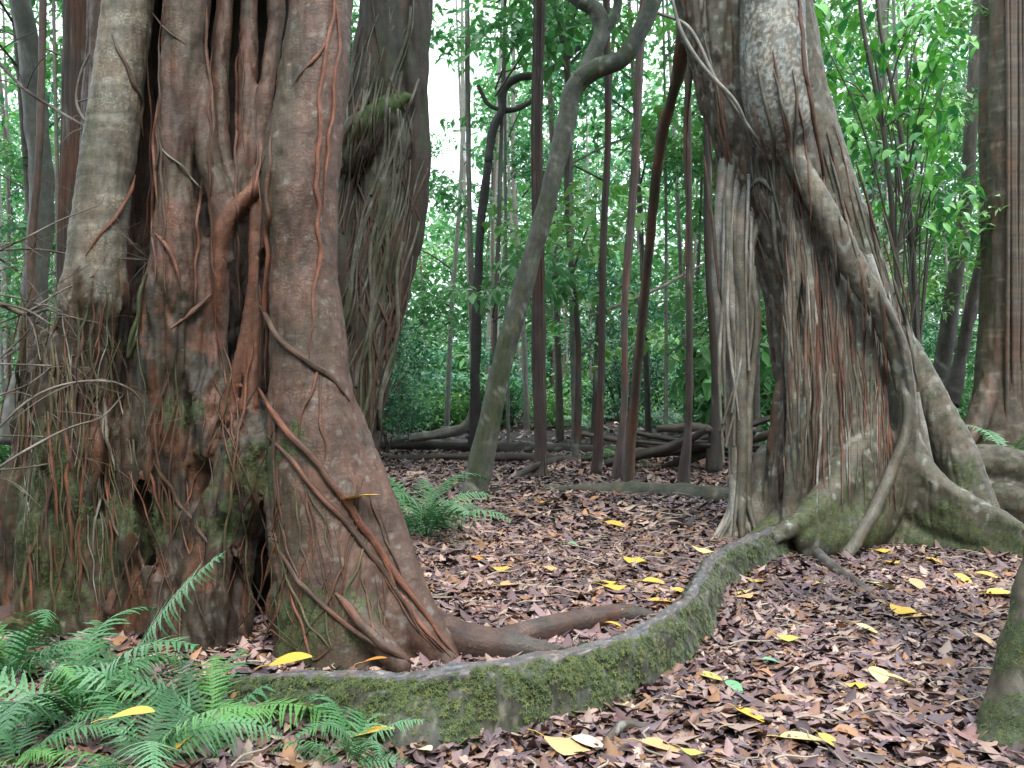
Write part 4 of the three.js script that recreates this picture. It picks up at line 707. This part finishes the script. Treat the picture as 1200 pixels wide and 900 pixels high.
{
  const rand = rng(19), G = 'dark fallen roots and branches heaped behind the hanging roots';
  for (let i = 0; i < 20; i++) {
    const x = 760 + rand() * 120, y = 500 + rand() * 62, d = 12.2 + rand() * 1.6, l = 40 + rand() * 60, sl = (rand() - 0.62) * 46, r = 3.5 + rand() * 6;
    log('fallen_branch', 'dark fallen branch in the heap behind the hanging roots', G, [[x - l, y - sl * 0.8, d + 0.2, r * 0.8], [x - l * 0.3, y - sl * 0.25 + (rand() - .5) * 6, d, r], [x + l * 0.4, y + sl * 0.3 + (rand() - .5) * 6, d - 0.1, r], [x + l, y + sl, d - 0.3, r * 0.6]], i % 4 ? [0.042, 0.033, 0.029] : [0.085, 0.068, 0.058], { moss: i % 3 ? 0 : 0.2 });
  }
}
// mossy mound of an old root past the buttress
(() => {
  const T = thing('mossy_root', 'thick mossy arching root lying past the flared buttress', 'root', at(1170, 600, 8.6).setY(0));
  const F = new Field([3.7, -0.15, -9.8], [6.0, 0.9, -7.6], 0.02), C = (...p) => F.chain(pix(p), 1, 0.05);
  C([1085, 590, 8.9, 20], [1115, 562, 8.8, 26], [1150, 548, 8.7, 26], [1190, 552, 8.6, 26], [1230, 580, 8.5, 30]); C([1120, 600, 8.7, 26], [1170, 590, 8.5, 28], [1220, 600, 8.3, 26]);
  const body = part('stem', F.mesh((p) => 0.03 * noise(p.x * 6, p.y * 6, p.z * 6) + 0.015 * noise(p.x * 16, p.y * 16, p.z * 16), (p) => toneOf([0.12, 0.1, 0.075], { moss: 0.34, lichen: 0.15 })(p)), M.bark, T);
  const rand = rng(92), sp = []; F.surface.P.forEach((p, i) => { if (F.surface.N[i].y > -0.2 && rand() < 0.3) sp.push({ p, n: F.surface.N[i] }); }); while (sp.length > 3000) sp.splice(Math.floor(rand() * sp.length), 1); mossOn(body, sp, rand, 0.7);
})();
// dead twiggy branches leaning on the massive fig
function deadTwigs(label, pts, kids, seed) {
  const T = thing('dead_branch', label, 'branch', at(...pts[0]), null), rand = rng(seed), tone = toneOf([0.24, 0.2, 0.17], { alt: [0.12, 0.09, 0.06], vary: 0.5 });
  const P = pix(pts.map(([x, y, d, r]) => [x, y, d, r * 0.6])); kids = Math.round(kids * 2.4); const stem = part('stem', limb(P, { sides: 6, per: 6, tone, rough: 0.15 }), M.bark, T);
  for (let i = 0; i < kids; i++) {
    const b = P[Math.floor(rand() * P.length)], a = rand() * 6.28, l = 0.1 + rand() * 0.32, dx = Math.cos(a) * l, dy = Math.sin(a) * l * 0.8, r = b[3] * 0.55;
    part('twig', limb([[b[0], b[1], b[2], r], [b[0] + dx * 0.5, b[1] + dy * 0.5 + 0.02, b[2] + 0.05, r * 0.8], [b[0] + dx, b[1] + dy + (rand() - .5) * 0.1, b[2] + 0.03 + rand() * 0.1, r * 0.4]], { sides: 5, per: 4, tone }), M.bark, stem);
  }
}
deadTwigs('pale dead branch bending down across the massive fig', [[-20, 520, 4.5, 2.5], [40, 465, 4.5, 2.5], [90, 448, 4.55, 2.6], [140, 450, 4.6, 2.5], [165, 470, 4.65, 2.3], [163, 500, 4.68, 2], [172, 515, 4.7, 1.6], [166, 526, 4.7, 1]], 4, 1);
deadTwigs('thin grey dead branch rising across the massive fig', [[-20, 560, 4.5, 2.6], [30, 528, 4.5, 2.6], [80, 502, 4.6, 2.2], [120, 488, 4.6, 2], [145, 462, 4.65, 1.2]], 4, 2);
deadTwigs('dark thick dead branch ending beside the massive fig', [[-40, 345, 4.7, 5], [0, 356, 4.7, 5], [30, 368, 4.75, 4.5], [56, 362, 4.8, 3]], 3, 3);
deadTwigs('tangled grey twigs crossing in front of the grey tree', [[-20, 295, 4.9, 2], [40, 292, 4.9, 2], [95, 300, 4.95, 1.8], [175, 305, 4.85, 1.2]], 10, 4);
deadTwigs('upright grey twig with many side shoots near the massive fig', [[0, 420, 4.8, 2], [40, 380, 4.8, 2], [70, 330, 4.9, 1.6], [88, 260, 4.95, 1]], 10, 5);
deadTwigs('forked grey twig hanging beside the ringed pale column', [[112, 50, 5.6, 2.5], [95, 85, 5.6, 3], [90, 120, 5.6, 3], [104, 148, 5.5, 2]], 2, 6);
deadTwigs('dark crooked branch reaching out from behind the massive fig', [[-10, 65, 5.9, 3], [30, 105, 5.9, 3.2], [60, 125, 5.9, 3], [100, 148, 5.6, 2]], 2, 7);
for (let i = 0; i < 7; i++) { const rr = rng(900 + i), y = 300 + i * 42, up = (rr() - 0.4) * 120; deadTwigs(['thin grey twig tangled near the top of the shaggy rootlets', 'thin grey twig arching beside the shaggy rootlets', 'fine brown twig lying against the shaggy rootlets', 'wiry grey twig sticking out of the shaggy rootlets', 'short grey twig low on the shaggy rootlets', 'bent grey twig among moss on the shaggy rootlets', 'fine pale twig just above the ferns'][i], [[-15, y, 4.75, 2], [20 + rr() * 20, y - up * 0.3, 4.75, 1.8], [60 + rr() * 20, y - up * 0.7, 4.8, 1.4], [95 + rr() * 40, y - up, 4.8, 0.8]], 4, 30 + i); }
deadTwigs('brushy fine twigs low beside the massive fig', [[-20, 440, 4.9, 2], [20, 410, 4.95, 1.6], [60, 400, 4.95, 1.2], [110, 380, 4.9, 0.8]], 12, 8);
(() => { const T = thing('dead_snag', 'dark crooked dead branches forking among the pale foliage', 'branch', at(570, 190, 14), null), tone = toneOf([0.07, 0.06, 0.06], {}); for (const pts of [[[572, 190, 14, 5], [578, 150, 14, 5], [588, 130, 14, 5], [590, 105, 14, 5], [605, 92, 14, 5], [640, 85, 14, 4], [680, 55, 14, 3]], [[588, 130, 14, 4], [605, 128, 14, 3], [625, 118, 14, 2.5]], [[588, 130, 14, 3], [572, 122, 14, 2.5], [560, 100, 14, 2]], [[572, 190, 14, 5], [562, 280, 14.2, 5], [558, 400, 14.4, 6], [556, 520, 14.6, 7]]]) part('branch', limb(pix(pts), { sides: 7, per: 6, tone, rough: 0.25 }), M.bark, T); })();

//@@FERNS
// ---------------------------------------------------------------- ferns
function frondGeo(L, W, { lift = 0.9, droop = 1.0, pairs = 24, seed = 1, teeth = 5 } = {}) {   // rises from origin toward +z
  const rand = rng(seed), pos = [], idx = [], path = []; let y = 0, z = 0, a = lift;
  const N = pairs + 4, st = L / N; for (let i = 0; i <= N; i++) { path.push([y, z, a]); y += Math.sin(a) * st; z += Math.cos(a) * st; a -= droop / N * (0.5 + i / N); }
  const tri = (A, B, C) => { const k = pos.length / 3; pos.push(...A, ...B, ...C); idx.push(k, k + 1, k + 2); };
  for (let i = 0; i < N; i++) { const r = 0.0035 * (1 - i / N * 0.8) * (L / 0.6), [y0, z0] = path[i], [y1, z1] = path[i + 1]; for (const s of [[-r, 0, r, 0], [0, -r, 0, r]]) { tri([s[0], y0 + s[1], z0], [s[2], y0 + s[3], z0], [s[2], y1 + s[3], z1]); tri([s[0], y0 + s[1], z0], [s[2], y1 + s[3], z1], [s[0], y1 + s[1], z1]); } }
  for (let i = 0; i < pairs; i++) {
    const t = i / pairs, k = i + 4, [py, pz, pa] = path[k], len = W * 0.5 * Math.pow(Math.sin(Math.PI * clamp(0.2 + 0.78 * t)), 0.9) * (0.8 + 0.35 * rand()), wd = L / N * 0.95;
    for (const sd of [-1, 1]) {
      if (rand() < 0.05) continue;
      const fwd = 0.15 + 0.35 * t + 0.3 * rand(), dr = 0.05 + 0.6 * rand(), dir = [sd * Math.cos(fwd), 0, Math.sin(fwd)], pnt = (s, o) => {  // s along pinna, o across
        const lx = dir[0] * s * len, lz = dir[2] * s * len + o * wd, ly = -dr * s * s * len + Math.abs(o) * wd * 0.12; return [lx, py + ly * Math.cos(pa) + lz * Math.sin(pa), pz + lz * Math.cos(pa) - ly * Math.sin(pa)]; };
      const e = []; for (let q = 0; q <= teeth * 2; q++) { const t1 = q / (teeth * 2), w = 0.5 * Math.pow(1 - t1, 0.6) * (q % 2 ? 1 : 0.55) * (q === 0 ? 1.2 : 1); e.push([t1, w]); }
      for (let q = 0; q < e.length - 1; q++) for (const o of [1, -1]) { const A = pnt(e[q][0], 0), B = pnt(e[q + 1][0], 0), C1 = pnt(e[q + 1][0] + 0.02, e[q + 1][1] * o), D = pnt(e[q][0] + 0.02, e[q][1] * o); tri(A, B, C1); tri(A, C1, D); }
    }
  }
  return finish(pos, null, null, idx);
}
const FR = [frondGeo(0.62, 0.24, { lift: 0.95, droop: 1.5, seed: 1 }), frondGeo(0.5, 0.22, { lift: 0.5, droop: 0.9, seed: 2, pairs: 20 }), frondGeo(0.6, 0.2, { lift: 1.2, droop: 2.1, seed: 3, pairs: 26 }), frondGeo(0.74, 0.17, { lift: 0.95, droop: 0.35, seed: 4, pairs: 34 }), frondGeo(0.45, 0.2, { lift: 0.75, droop: 1.8, seed: 5, pairs: 18 }), frondGeo(0.68, 0.26, { lift: 0.7, droop: 1.1, seed: 6, pairs: 28 })];
const FRN = [0, 1, 2, 4, 5];
function fern(label, pos, n, size, seed, mats = [M.fern], group = null, arc = [0, 6.283]) {
  const T = thing('fern', label, 'fern', pos, group), rand = rng(seed);
  for (let i = 0; i < n; i++) { const m = new THREE.Mesh(FR[FRN[Math.floor(rand() * 5)]], mats[Math.floor(rand() * mats.length)]); m.name = 'frond'; const s = size * (0.75 + rand() * 0.5); m.scale.set(s, s, s); m.rotation.set((rand() - 0.6) * 0.6, lerp(arc[0], arc[1], (i + rand() * 0.9) / n), (rand() - 0.5) * 1.1, 'YXZ'); m.castShadow = m.receiveShadow = true; T.add(m); }
  return T;
}
const fm = [M.fern, M.fernPale, M.fern, M.fernDeep, M.fernLime];
const FG = 'ferns crowding the foot of the massive fig';
fern('lush green fern with many arching fronds at the end of the buttress root', onGround(90, 850), 15, 1.1, 101, fm, FG);
fern('fern spreading low fronds beside a yellow leaf on the mossy root', onGround(250, 850), 12, 0.92, 102, fm, FG);
fern('fern growing tight against the shaggy mossy side of the massive fig', onGround(10, 800), 12, 1.1, 103, fm, FG);
fern('fern whose fronds hang in front of the mossy buttress root', onGround(405, 900), 9, 0.66, 104, [M.fern, M.fernPale, M.fern]);
fern('fern with wide feathery fronds over dark litter', onGround(160, 900), 9, 0.85, 105, fm, FG);
fern('fern half buried in litter, with pale feathery fronds', onGround(20, 900), 9, 0.8, 106, fm, FG);
{ const T = thing('fern', 'single long pale fern frond rising across the trunk base', 'fern', onGround(140, 805)); const m = new THREE.Mesh(FR[3], M.fernPale); m.name = 'frond'; m.scale.setScalar(1.6); m.rotation.set(-0.1, 1.45, 0.7, 'YXZ'); T.add(m); const m2 = new THREE.Mesh(FR[0], M.fern); m2.name = 'frond'; m2.rotation.set(0, 0.2, 0, 'YXZ'); m2.scale.setScalar(0.6); T.add(m2); }
fern('bright fern with arching fronds standing at the foot of the crooked tree', onGround(500, 630), 16, 1.5, 107, [M.fernPale, M.fern]);
fern('small fern in the leaf litter beside the twisted fig', onGround(440, 590), 8, 0.8, 108, fm);
fern('fern beside the brown multi-stemmed tree', onGround(1180, 540), 9, 1.6, 109, fm);
fern('low fern growing behind the mossy arching root', onGround(1085, 560), 8, 0.8, 110, fm);
for (const [x, y, s, k] of [[790, 505, 2.0, 111], [760, 500, 1.9, 112], [835, 505, 1.8, 113], [690, 505, 1.6, 114], [730, 545, 0.9, 115], [890, 530, 1.4, 116]]) fern('feathery fern in the shade behind the slender stems', onGround(x, y), 11, s, k, fm, 'ferns behind the slender stems');

//@@BACK
// ---------------------------------------------------------------- broad-leaved branch with large glossy leaves
const broadleaf = (label, dd, ox, seed) => {
  const T = thing('broadleaf_sapling', label, 'tree', at(1060, 560, 9.6).setY(0)), rand = rng(seed), tone = toneOf([0.1, 0.085, 0.07], {});
  const stem = pix([[1062, 560, 9.8, 4], [1056, 430, 9.8, 4], [1050, 300, 9.8, 3.5], [1035, 150, 9.8, 3], [1010, 20, 9.8, 2.5], [1000, -150, 9.8, 2]].map(([x, y, d, r]) => [x + ox * 2, y, d + dd, r])); part('trunk', limb(stem, { sides: 7, tone }), M.bark, T);
  const leafG = [leafShape(0.2, 0.095, { seg: 5, fold: 0.3, droop: 0.35 }), leafShape(0.17, 0.08, { seg: 5, fold: 0.25, droop: 0.6 }), leafShape(0.22, 0.09, { seg: 5, fold: 0.4, droop: 0.2 })];
  const glossy = [leafMat([0.11, 0.42, 0.06], 0.5, 0.6), leafMat([0.18, 0.52, 0.08], 0.55, 0.6), leafMat([0.06, 0.28, 0.08], 0.45, 0.55)];
  const tips = [[960, 30], [985, 70], [1010, 20], [1040, 60], [1070, 30], [1000, 110], [1030, 130], [1060, 100], [1095, 75], [1020, 170], [1050, 180], [1080, 150], [1110, 140], [1010, 210], [1040, 235], [1075, 210], [1105, 195], [1140, 130], [1090, 250], [1120, 230], [1150, 165], [1060, 120], [1100, 40], [1140, 90], [1170, 265], [990, 150], [970, 100], [950, 5], [1020, 60], [1090, 20], [1120, 60], [1180, 280], [1130, 10]];
  let n = 0;
  for (const [x, y] of tips.map(([x, y]) => [x > 1125 ? x - 60 : x, y])) {
    const e = at(x + ox * (rand() + 0.3), y + (rand() - .5) * 30, 9.4 + dd + rand() * 0.8), s = stem[1 + Math.floor(rand() * 3)];
    if (n % 2 === 0) part('twig', limb([[s[0], Math.min(s[1], e.y + .2), s[2], 0.012], [lerp(s[0], e.x, 0.5), lerp(s[1], e.y, 0.6) + 0.1, lerp(s[2], e.z, 0.5), 0.009], [e.x, e.y, e.z, 0.004]], { sides: 5, per: 5, tone }), M.bark, T);
    for (let k = 0; k < 9; k++) { const m = new THREE.Mesh(leafG[k % 3], glossy[Math.floor(rand() * 3)]); m.name = numbered('leaf'); m.position.set(e.x + (rand() - .5) * 0.26, e.y + (rand() - .5) * 0.2, e.z + (rand() - .5) * 0.26).sub(T.position); m.rotation.set(0.1 + rand() * 0.7, rand() * 6.283, (rand() - .5) * 0.6, 'YXZ'); m.scale.setScalar(0.7 + rand() * 0.4); m.castShadow = m.receiveShadow = true; T.add(m); n++; }
  }
};
broadleaf('leafy sapling spreading large bright green leaves beside the buttressed fig', 0, 0, 303);
broadleaf('second leafy sapling with large green leaves, close behind the first by the buttressed fig', 1.3, 10, 304);

// ---------------------------------------------------------------- saplings, shrubs and the wood beyond
{
  const rand = rng(404), barks = [[0.2, 0.19, 0.175], [0.13, 0.115, 0.1], [0.09, 0.075, 0.065], [0.26, 0.25, 0.23]];
  const kinds = [];
  const label = ['slender pale grey sapling with sparse bright leaves in the wood beyond', 'slim brown-grey sapling with mid green leaves in the wood beyond', 'dark thin sapling with deep green leaves in the wood beyond', 'whitish thin sapling with yellow-green leaves in the wood beyond'];
  for (let k = 0; k < 8; k++) {                                    // eight kinds, then copies
    const G = new THREE.Group(), h = 7.5 + rand() * 4, r = 0.025 + rand() * 0.05, b = barks[k % 4], lean = (rand() - .5) * 0.9, bow = (rand() - .5) * 0.7, X = (t) => lean * t + bow * t * t * 0.8;
    const tr = new THREE.Mesh(limb([0, 0.15, 0.35, 0.6, 0.8, 1].map((t) => [X(t), h * t - 0.1, (bow - lean) * 0.3 * t, r * (1 - 0.6 * t)]), { sides: 8, per: 5, tone: toneOf(b, { lichen: 0.2, moss: 0.05 }), seed: k, rough: 0.16 }), M.bark); tr.name = 'trunk'; G.add(tr);
    const blobs = [];
    for (let i = 0; i < 9; i++) { const t = 0.08 + rand() * 0.75, a = rand() * 6.283, l = 0.5 + rand() * 1.1, bx = X(t), by = h * t; const br = new THREE.Mesh(limb([[bx, by, 0, r * 0.4], [bx + Math.cos(a) * l * 0.5, by + 0.3, Math.sin(a) * l * 0.5, r * 0.3], [bx + Math.cos(a) * l, by + 0.5, Math.sin(a) * l, r * 0.12]], { sides: 5, per: 4, tone: toneOf(b) }), M.bark); br.name = 'branch'; G.add(br); blobs.push([bx + Math.cos(a) * l, by + 0.45, Math.sin(a) * l, 0.75, 0.45, 0.75]); }
    for (let i = 0; i < 1; i++) blobs.push([X(1) + (rand() - .5) * 2, h * (0.75 + rand() * 0.3), (rand() - .5) * 2, 0.9, 0.6, 0.9]);
    const im = stuffCopies('crown', [CL.mid[1], CL.mid[0], CL.small[1], CL.mid[1]][k % 4], [M.leafC, M.leafA, M.leafB, M.leafA][k % 4], scatterCrown(rand, blobs.filter((b) => b[1] < 6 || rand() < 0.55), 190), G); im.position.set(0, 0, 0);
    kinds.push(G);
  }
  const used = [];
  for (let i = 0; i < 150; i++) {
    let x, d, tries = 0; do { d = i % 4 ? 26 + rand() * 14 : 13 + rand() * 4.5; x = (rand() * 2 - 1) * d * 0.62; if (Math.abs(x / d + 0.075) < 0.04) x += d * 0.09; if (d < 18 && x / d > 0.42 && x / d < 0.6) x -= d * 0.2; } while (used.some(([a, b]) => Math.hypot(a - x, b - d) < 0.9) && tries++ < 20); used.push([x, d]);
    const k = Math.floor(rand() * 8), o = kinds[k].clone(); o.name = numbered('sapling'); o.position.set(x, groundY(x, -d), -d); o.rotation.y = rand() * 6.283; const s = 0.8 + rand() * 0.5; o.scale.set(s, s, s); tag(o, label[k % 4].replace(/^/, k < 4 ? '' : 'bowed '), 'tree', 'saplings in the wood beyond'); scene.add(o);
  }
  // bare pale poles in the light gap
  for (let i = 0; i < 60; i++) { const d = 17.5 + rand() * 10, x = (rand() * 2 - 1) * d * 0.6, y = groundY(x, -d), r = 0.025 + rand() * 0.04, l = (rand() - .5) * 1.2, w = (rand() - .5) * 0.5, T = thing('pole_tree', ['straight bare grey pole of a young tree in the light gap', 'thin bare pale pole of a young tree in the light gap', 'slim bare brownish pole of a young tree in the light gap'][i % 3], 'tree', V(x, y, -d), 'bare poles of young trees in the light gap');
    part('trunk', limb([[x, y - 0.1, -d, r * 1.3], [x + l * 0.2 + w * 0.3, y + 2.5, -d, r], [x + l * 0.5 + w, y + 5.5, -d, r * 0.85], [x + l, y + 11, -d, r * 0.5]], { sides: 7, per: 7, tone: toneOf([[0.24, 0.23, 0.21], [0.32, 0.31, 0.29], [0.15, 0.12, 0.1]][i % 3], { lichen: 0.2, vary: 0.7 }), seed: i, rough: 0.15 }), M.bark, T);
    const bl = []; for (let k = 0; k < 3; k++) bl.push([x + l + (rand() - .5), y + 10.5 + rand(), -d + (rand() - .5), 0.5, 0.35, 0.5]); stuffCopies('crown', CL.mid[i % 2], M.leafC, scatterCrown(rand, bl, 26), T);
    for (let k = 0; k < 2; k++) { const ty = 1.5 + rand() * 5, a = rand() * 6.28, bx = x + l * ty / 11; part('branch', limb([[bx, y + ty, -d, r * 0.4], [bx + Math.cos(a) * 0.5, y + ty + 0.25, -d + Math.sin(a) * 0.5, r * 0.25], [bx + Math.cos(a) * 0.9, y + ty + 0.35, -d + Math.sin(a) * 0.9, r * 0.1]], { sides: 5, per: 3, tone: toneOf([0.16, 0.14, 0.12]) }), M.bark, T); } }
  // understorey shrubs
  const sk = []; const slabel = ['rounded shrub of small deep green leaves on the forest floor', 'bushy shrub of broad green leaves on the forest floor', 'low bluish green shrub on the forest floor'];
  for (let k = 0; k < 6; k++) {
    const G = new THREE.Group(), h = 0.7 + rand() * 1.2, blobs = [];
    for (let i = 0; i < 5; i++) { const a = rand() * 6.283, l = 0.2 + rand() * 0.5, y = h * (0.5 + rand() * 0.5); const br = new THREE.Mesh(limb([[0, -0.05, 0, 0.012], [Math.cos(a) * l * 0.4, y * 0.6, Math.sin(a) * l * 0.4, 0.01], [Math.cos(a) * l, y, Math.sin(a) * l, 0.005]], { sides: 5, per: 4, tone: toneOf([0.1, 0.085, 0.07]) }), M.bark); br.name = 'stem'; G.add(br); blobs.push([Math.cos(a) * l, y, Math.sin(a) * l, 0.35, 0.3, 0.35], [Math.cos(a) * l * 0.6, y * 0.5, Math.sin(a) * l * 0.6, 0.35, 0.3, 0.35]); }
    const im = stuffCopies('foliage', [CL.small[0], CL.mid[0], CL.fine][k % 3], [k < 3 ? M.leafB : M.leafC, M.leafA, M.leafDark][k % 3], scatterCrown(rand, blobs, [150, 100, 230][k % 3]), G); im.position.set(0, 0, 0); sk.push(G);
  }
  const spots = [[455, 530, 2], [440, 545, 2], [480, 515, 0], [520, 500, 0], [500, 505, 3], [560, 498, 1], [600, 500, 0], [650, 500, 3], [585, 497, 4], [700, 492, 1], [620, 494, 0], [540, 492, 4], [470, 500, 3], [760, 488, 0], [820, 488, 3], [870, 495, 1], [900, 505, 0], [1140, 490, 1], [1090, 488, 4], [1060, 495, 0], [1050, 520, 3], [1180, 520, 2], [10, 520, 0], [50, 515, 3], [-20, 560, 1], [440, 500, 4], [410, 500, 3]];
  for (const [px, py, k] of spots) { const o = sk[k].clone(); o.name = numbered('shrub'); o.position.copy(onGround(px, py)); o.rotation.y = rand() * 6.283; const s = 0.75 + rand() * 0.5; o.scale.set(s, s, s); tag(o, slabel[k % 3], 'shrub', 'shrubs on the forest floor'); scene.add(o); }
  for (let i = 0; i < 45; i++) { const d = 15 + rand() * 16, x = (rand() * 2 - 1) * d * 0.6, k = Math.floor(rand() * 6), o = sk[k].clone(); o.name = numbered('shrub'); o.position.set(x, groundY(x, -d), -d); o.rotation.y = rand() * 6.283; const s = 0.8 + rand() * 1.3; o.scale.set(s, s * (0.9 + rand() * 0.5), s); tag(o, slabel[k % 3], 'shrub', 'shrubs on the forest floor'); scene.add(o); }
  // the far wood: one mass
  const far = []; for (let i = 0; i < 16000; i++) { const d = 30 + rand() * 24, x = (rand() * 2 - 1) * d * 0.75, y = Math.pow(rand(), 1.7) * 15, s = 0.8 + rand() * 0.9, t = 0.7 + rand() * 0.6; if (Math.abs(x / d + 0.075) < 0.05 && y / d > 0.2) continue; far.push({ m: new THREE.Matrix4().compose(V(x, y, -d), new THREE.Quaternion().setFromEuler(new THREE.Euler((rand() - .5) * 1.2, rand() * 6.28, (rand() - .5) * 1.2)), V(s, s, s)), c: new THREE.Color(t, t, t * (0.8 + rand() * 0.4)) }); }
  tag(stuffCopies('distant_foliage', CL.big, M.leafFar, far, scene), 'pale green mass of far forest foliage', 'foliage');
}

{ // the same wood goes on behind and beside the viewer
  const rand = rng(505), list = []; for (let i = 0; i < 6000; i++) { const a = lerp(0.95, 5.33, rand()), r = 7.5 + rand() * 8, y = rand() * 10, s = 0.8 + rand() * 0.9, t = 0.7 + rand() * 0.6; list.push({ m: new THREE.Matrix4().compose(V(Math.sin(a) * r, y, -Math.cos(a) * r), new THREE.Quaternion().setFromEuler(new THREE.Euler((rand() - .5) * 1.2, rand() * 6.28, (rand() - .5) * 1.2)), V(s, s, s)), c: new THREE.Color(t, t, t * 0.9) }); }
  tag(stuffCopies('surrounding_foliage', CL.big, M.leafB, list, scene), 'green mass of forest foliage surrounding the clearing', 'foliage');
}
//@@SMALL
// ---------------------------------------------------------------- yellow fallen leaves
{
  const rand = rng(55), G = 'yellow leaves fallen on the brown litter';
  const shapes = [leafShape(0.13, 0.078, { seg: 6, fold: 0.15, droop: 0.12 }), leafShape(0.115, 0.072, { seg: 6, fold: -0.2, droop: -0.1, wave: 0.05 }), leafShape(0.125, 0.06, { seg: 6, fold: 0.35, droop: 0.2 })].map((g) => g.translate(0, 0, -0.06));
  const stalk = limb([[0, 0, -0.06, 0.0016], [0.004, 0.003, -0.085, 0.0014], [0, 0.002, -0.105, 0.0012]], { sides: 5, per: 2, tone: () => [0.5, 0.35, 0.08] });
  const mat = { yellow: [0.62, 0.4, 0.06], pale: [0.68, 0.55, 0.24], tan: [0.55, 0.35, 0.16], lime: [0.46, 0.44, 0.1], orange: [0.5, 0.22, 0.03], green: [0.14, 0.34, 0.18], cream: [0.72, 0.58, 0.4] };
  for (const k in mat) mat[k] = new THREE.MeshPhysicalMaterial({ color: color(mat[k]), roughness: 0.5, transmission: 0.15, thickness: 0, side: THREE.DoubleSide });
  const sm = new THREE.MeshStandardMaterial({ vertexColors: true, roughness: 0.7 });
  const put = (p, kind, s, yaw, tilt, label, group) => { const T = thing(kind === 'green' ? 'green_leaf' : 'yellow_leaf', label, 'leaf', p, group); const m = new THREE.Mesh(shapes[Math.floor(rand() * 3)], mat[kind]); m.name = 'blade'; m.castShadow = m.receiveShadow = true; T.add(m); const st = new THREE.Mesh(stalk, sm); st.name = 'stalk'; T.add(st); T.scale.setScalar(s * (1.25 + rand() * 0.35)); T.rotation.set(tilt, yaw, (rand() - .5) * 0.3, 'YXZ'); };
  const low = [[1060, 808, 'pale', 1, 1.5], [1030, 798, 'pale', .8, .3], [1005, 812, 'yellow', .7, 1.2], [940, 874, 'pale', 1.05, 1.7], [972, 878, 'yellow', .5, 1], [878, 845, 'yellow', .85, .3], [812, 892, 'lime', .6, .8], [775, 884, 'tan', .8, .9], [665, 885, 'tan', 1, 1.6], [735, 838, 'pale', .7, .9], [830, 800, 'lime', .7, .6], [872, 705, 'tan', 1.1, 1.4], [885, 686, 'yellow', 1, .9], [870, 700, 'pale', .8, 1.6], [1045, 664, 'yellow', 1, 1.4], [1055, 637, 'yellow', .9, 1.3], [1035, 650, 'yellow', .7, 2], [1130, 685, 'yellow', 1, 1], [1160, 680, 'yellow', 1, 1.7], [1172, 700, 'yellow', 1, 1.2], [1040, 693, 'pale', 1.1, 1.6], [1060, 722, 'yellow', 1, 1.3], [1085, 728, 'tan', 1, 1.7], [1155, 757, 'tan', 1, 1.3], [720, 694, 'yellow', 1.1, 1.2], [712, 688, 'yellow', .9, 1.7], [745, 662, 'yellow', 1, 1.5], [775, 655, 'yellow', .9, 1.5], [722, 618, 'yellow', 1.1, .5], [640, 592, 'orange', 1.2, 1], [648, 674, 'tan', 1.2, 1.2], [770, 688, 'yellow', 1, 1.2], [718, 738, 'yellow', .6, .4], [690, 770, 'orange', .7, .9], [590, 672, 'yellow', .8, 1.3], [825, 650, 'pale', 1, 1.4], [775, 710, 'yellow', .8, 1.2], [925, 755, 'lime', .8, 1.4], [1010, 630, 'yellow', .9, 1.3], [530, 570, 'orange', 1.2, 1.5], [1090, 660, 'yellow', .9, .8], [960, 690, 'tan', .8, .5], [1020, 745, 'pale', .8, 1.6], [600, 690, 'tan', .9, 1.4], [560, 660, 'orange', .8, .7], [1150, 560, 'yellow', 1, 1.5], [690, 880, 'cream', .7, 1], [800, 700, 'yellow', .8, 1.7], [1075, 690, 'tan', .8, 1]];
  for (const [x, y, k, s, yaw] of low) { const p = onGround(x, y); p.y += 0.036; put(p, k, s, yaw + (rand() - .5) * 1.6, (rand() - .3) * 0.45, { yellow: 'bright yellow fallen leaf lying flat on brown litter', pale: 'pale yellow fallen leaf lying on brown litter', tan: 'tan fallen leaf lying on brown litter', lime: 'yellow-green fallen leaf lying on brown litter', orange: 'orange-brown fallen leaf lying on brown litter', cream: 'cream coloured fallen leaf lying on brown litter' }[k], G + ' (' + k + ')'); }
  for (const [x, y] of [[860, 812], [905, 782], [672, 642]]) { const p = onGround(x, y); p.y += 0.035; put(p, 'green', 0.55, rand() * 3, 0.1, 'small green leaf lying on brown litter', 'small green leaves on the litter'); }
  const L2 = L.F;
  const h = L2.hit(420, 585, 4.6); put(h.add(V(0, 0.02, 0.04)), 'yellow', 1.15, 1.5, -0.3, 'golden yellow leaf caught on the vine across the massive fig');
  for (const [x, y, d, k, s, yaw, lab] of [[338, 772, 3.95, 'yellow', 1.2, 1.4, 'golden yellow leaf lying on the massive fig foot above the fern'], [150, 835, 3.15, 'yellow', .95, 1.3, 'bright yellow leaf resting among green fern fronds'], [15, 728, 4.0, 'cream', .85, .4, 'cream leaf caught on a frond beside the mossy trunk'], [212, 870, 3.2, 'yellow', .75, 1.3, 'narrow yellow leaf under the fern fronds'], [172, 873, 3.2, 'tan', .6, .8, 'small tan leaf under the fern fronds'], [360, 826, 3.4, 'cream', .5, .3, 'cream leaf fragment stuck on the mossy root by a fern'], [435, 856, 3.3, 'yellow', .8, 1.5, 'yellow leaf seen through the fern before the mossy root'], [438, 772, 4.1, 'orange', .6, 1.4, 'orange-brown leaf lodged between fig foot and winding root'], [498, 876, 3.25, 'cream', .45, .6, 'small cream leaf at the tip of the low grey root'], [735, 712, 4.9, 'cream', .5, .2, 'white scrap of leaf on the reddish surface root']]) put(at(x, y, d), k, s, yaw, -0.35, lab);
}

scene.traverse((o) => { if (o.isMesh) { o.castShadow = true; o.receiveShadow = true; } });
renderer.render(scene, camera);
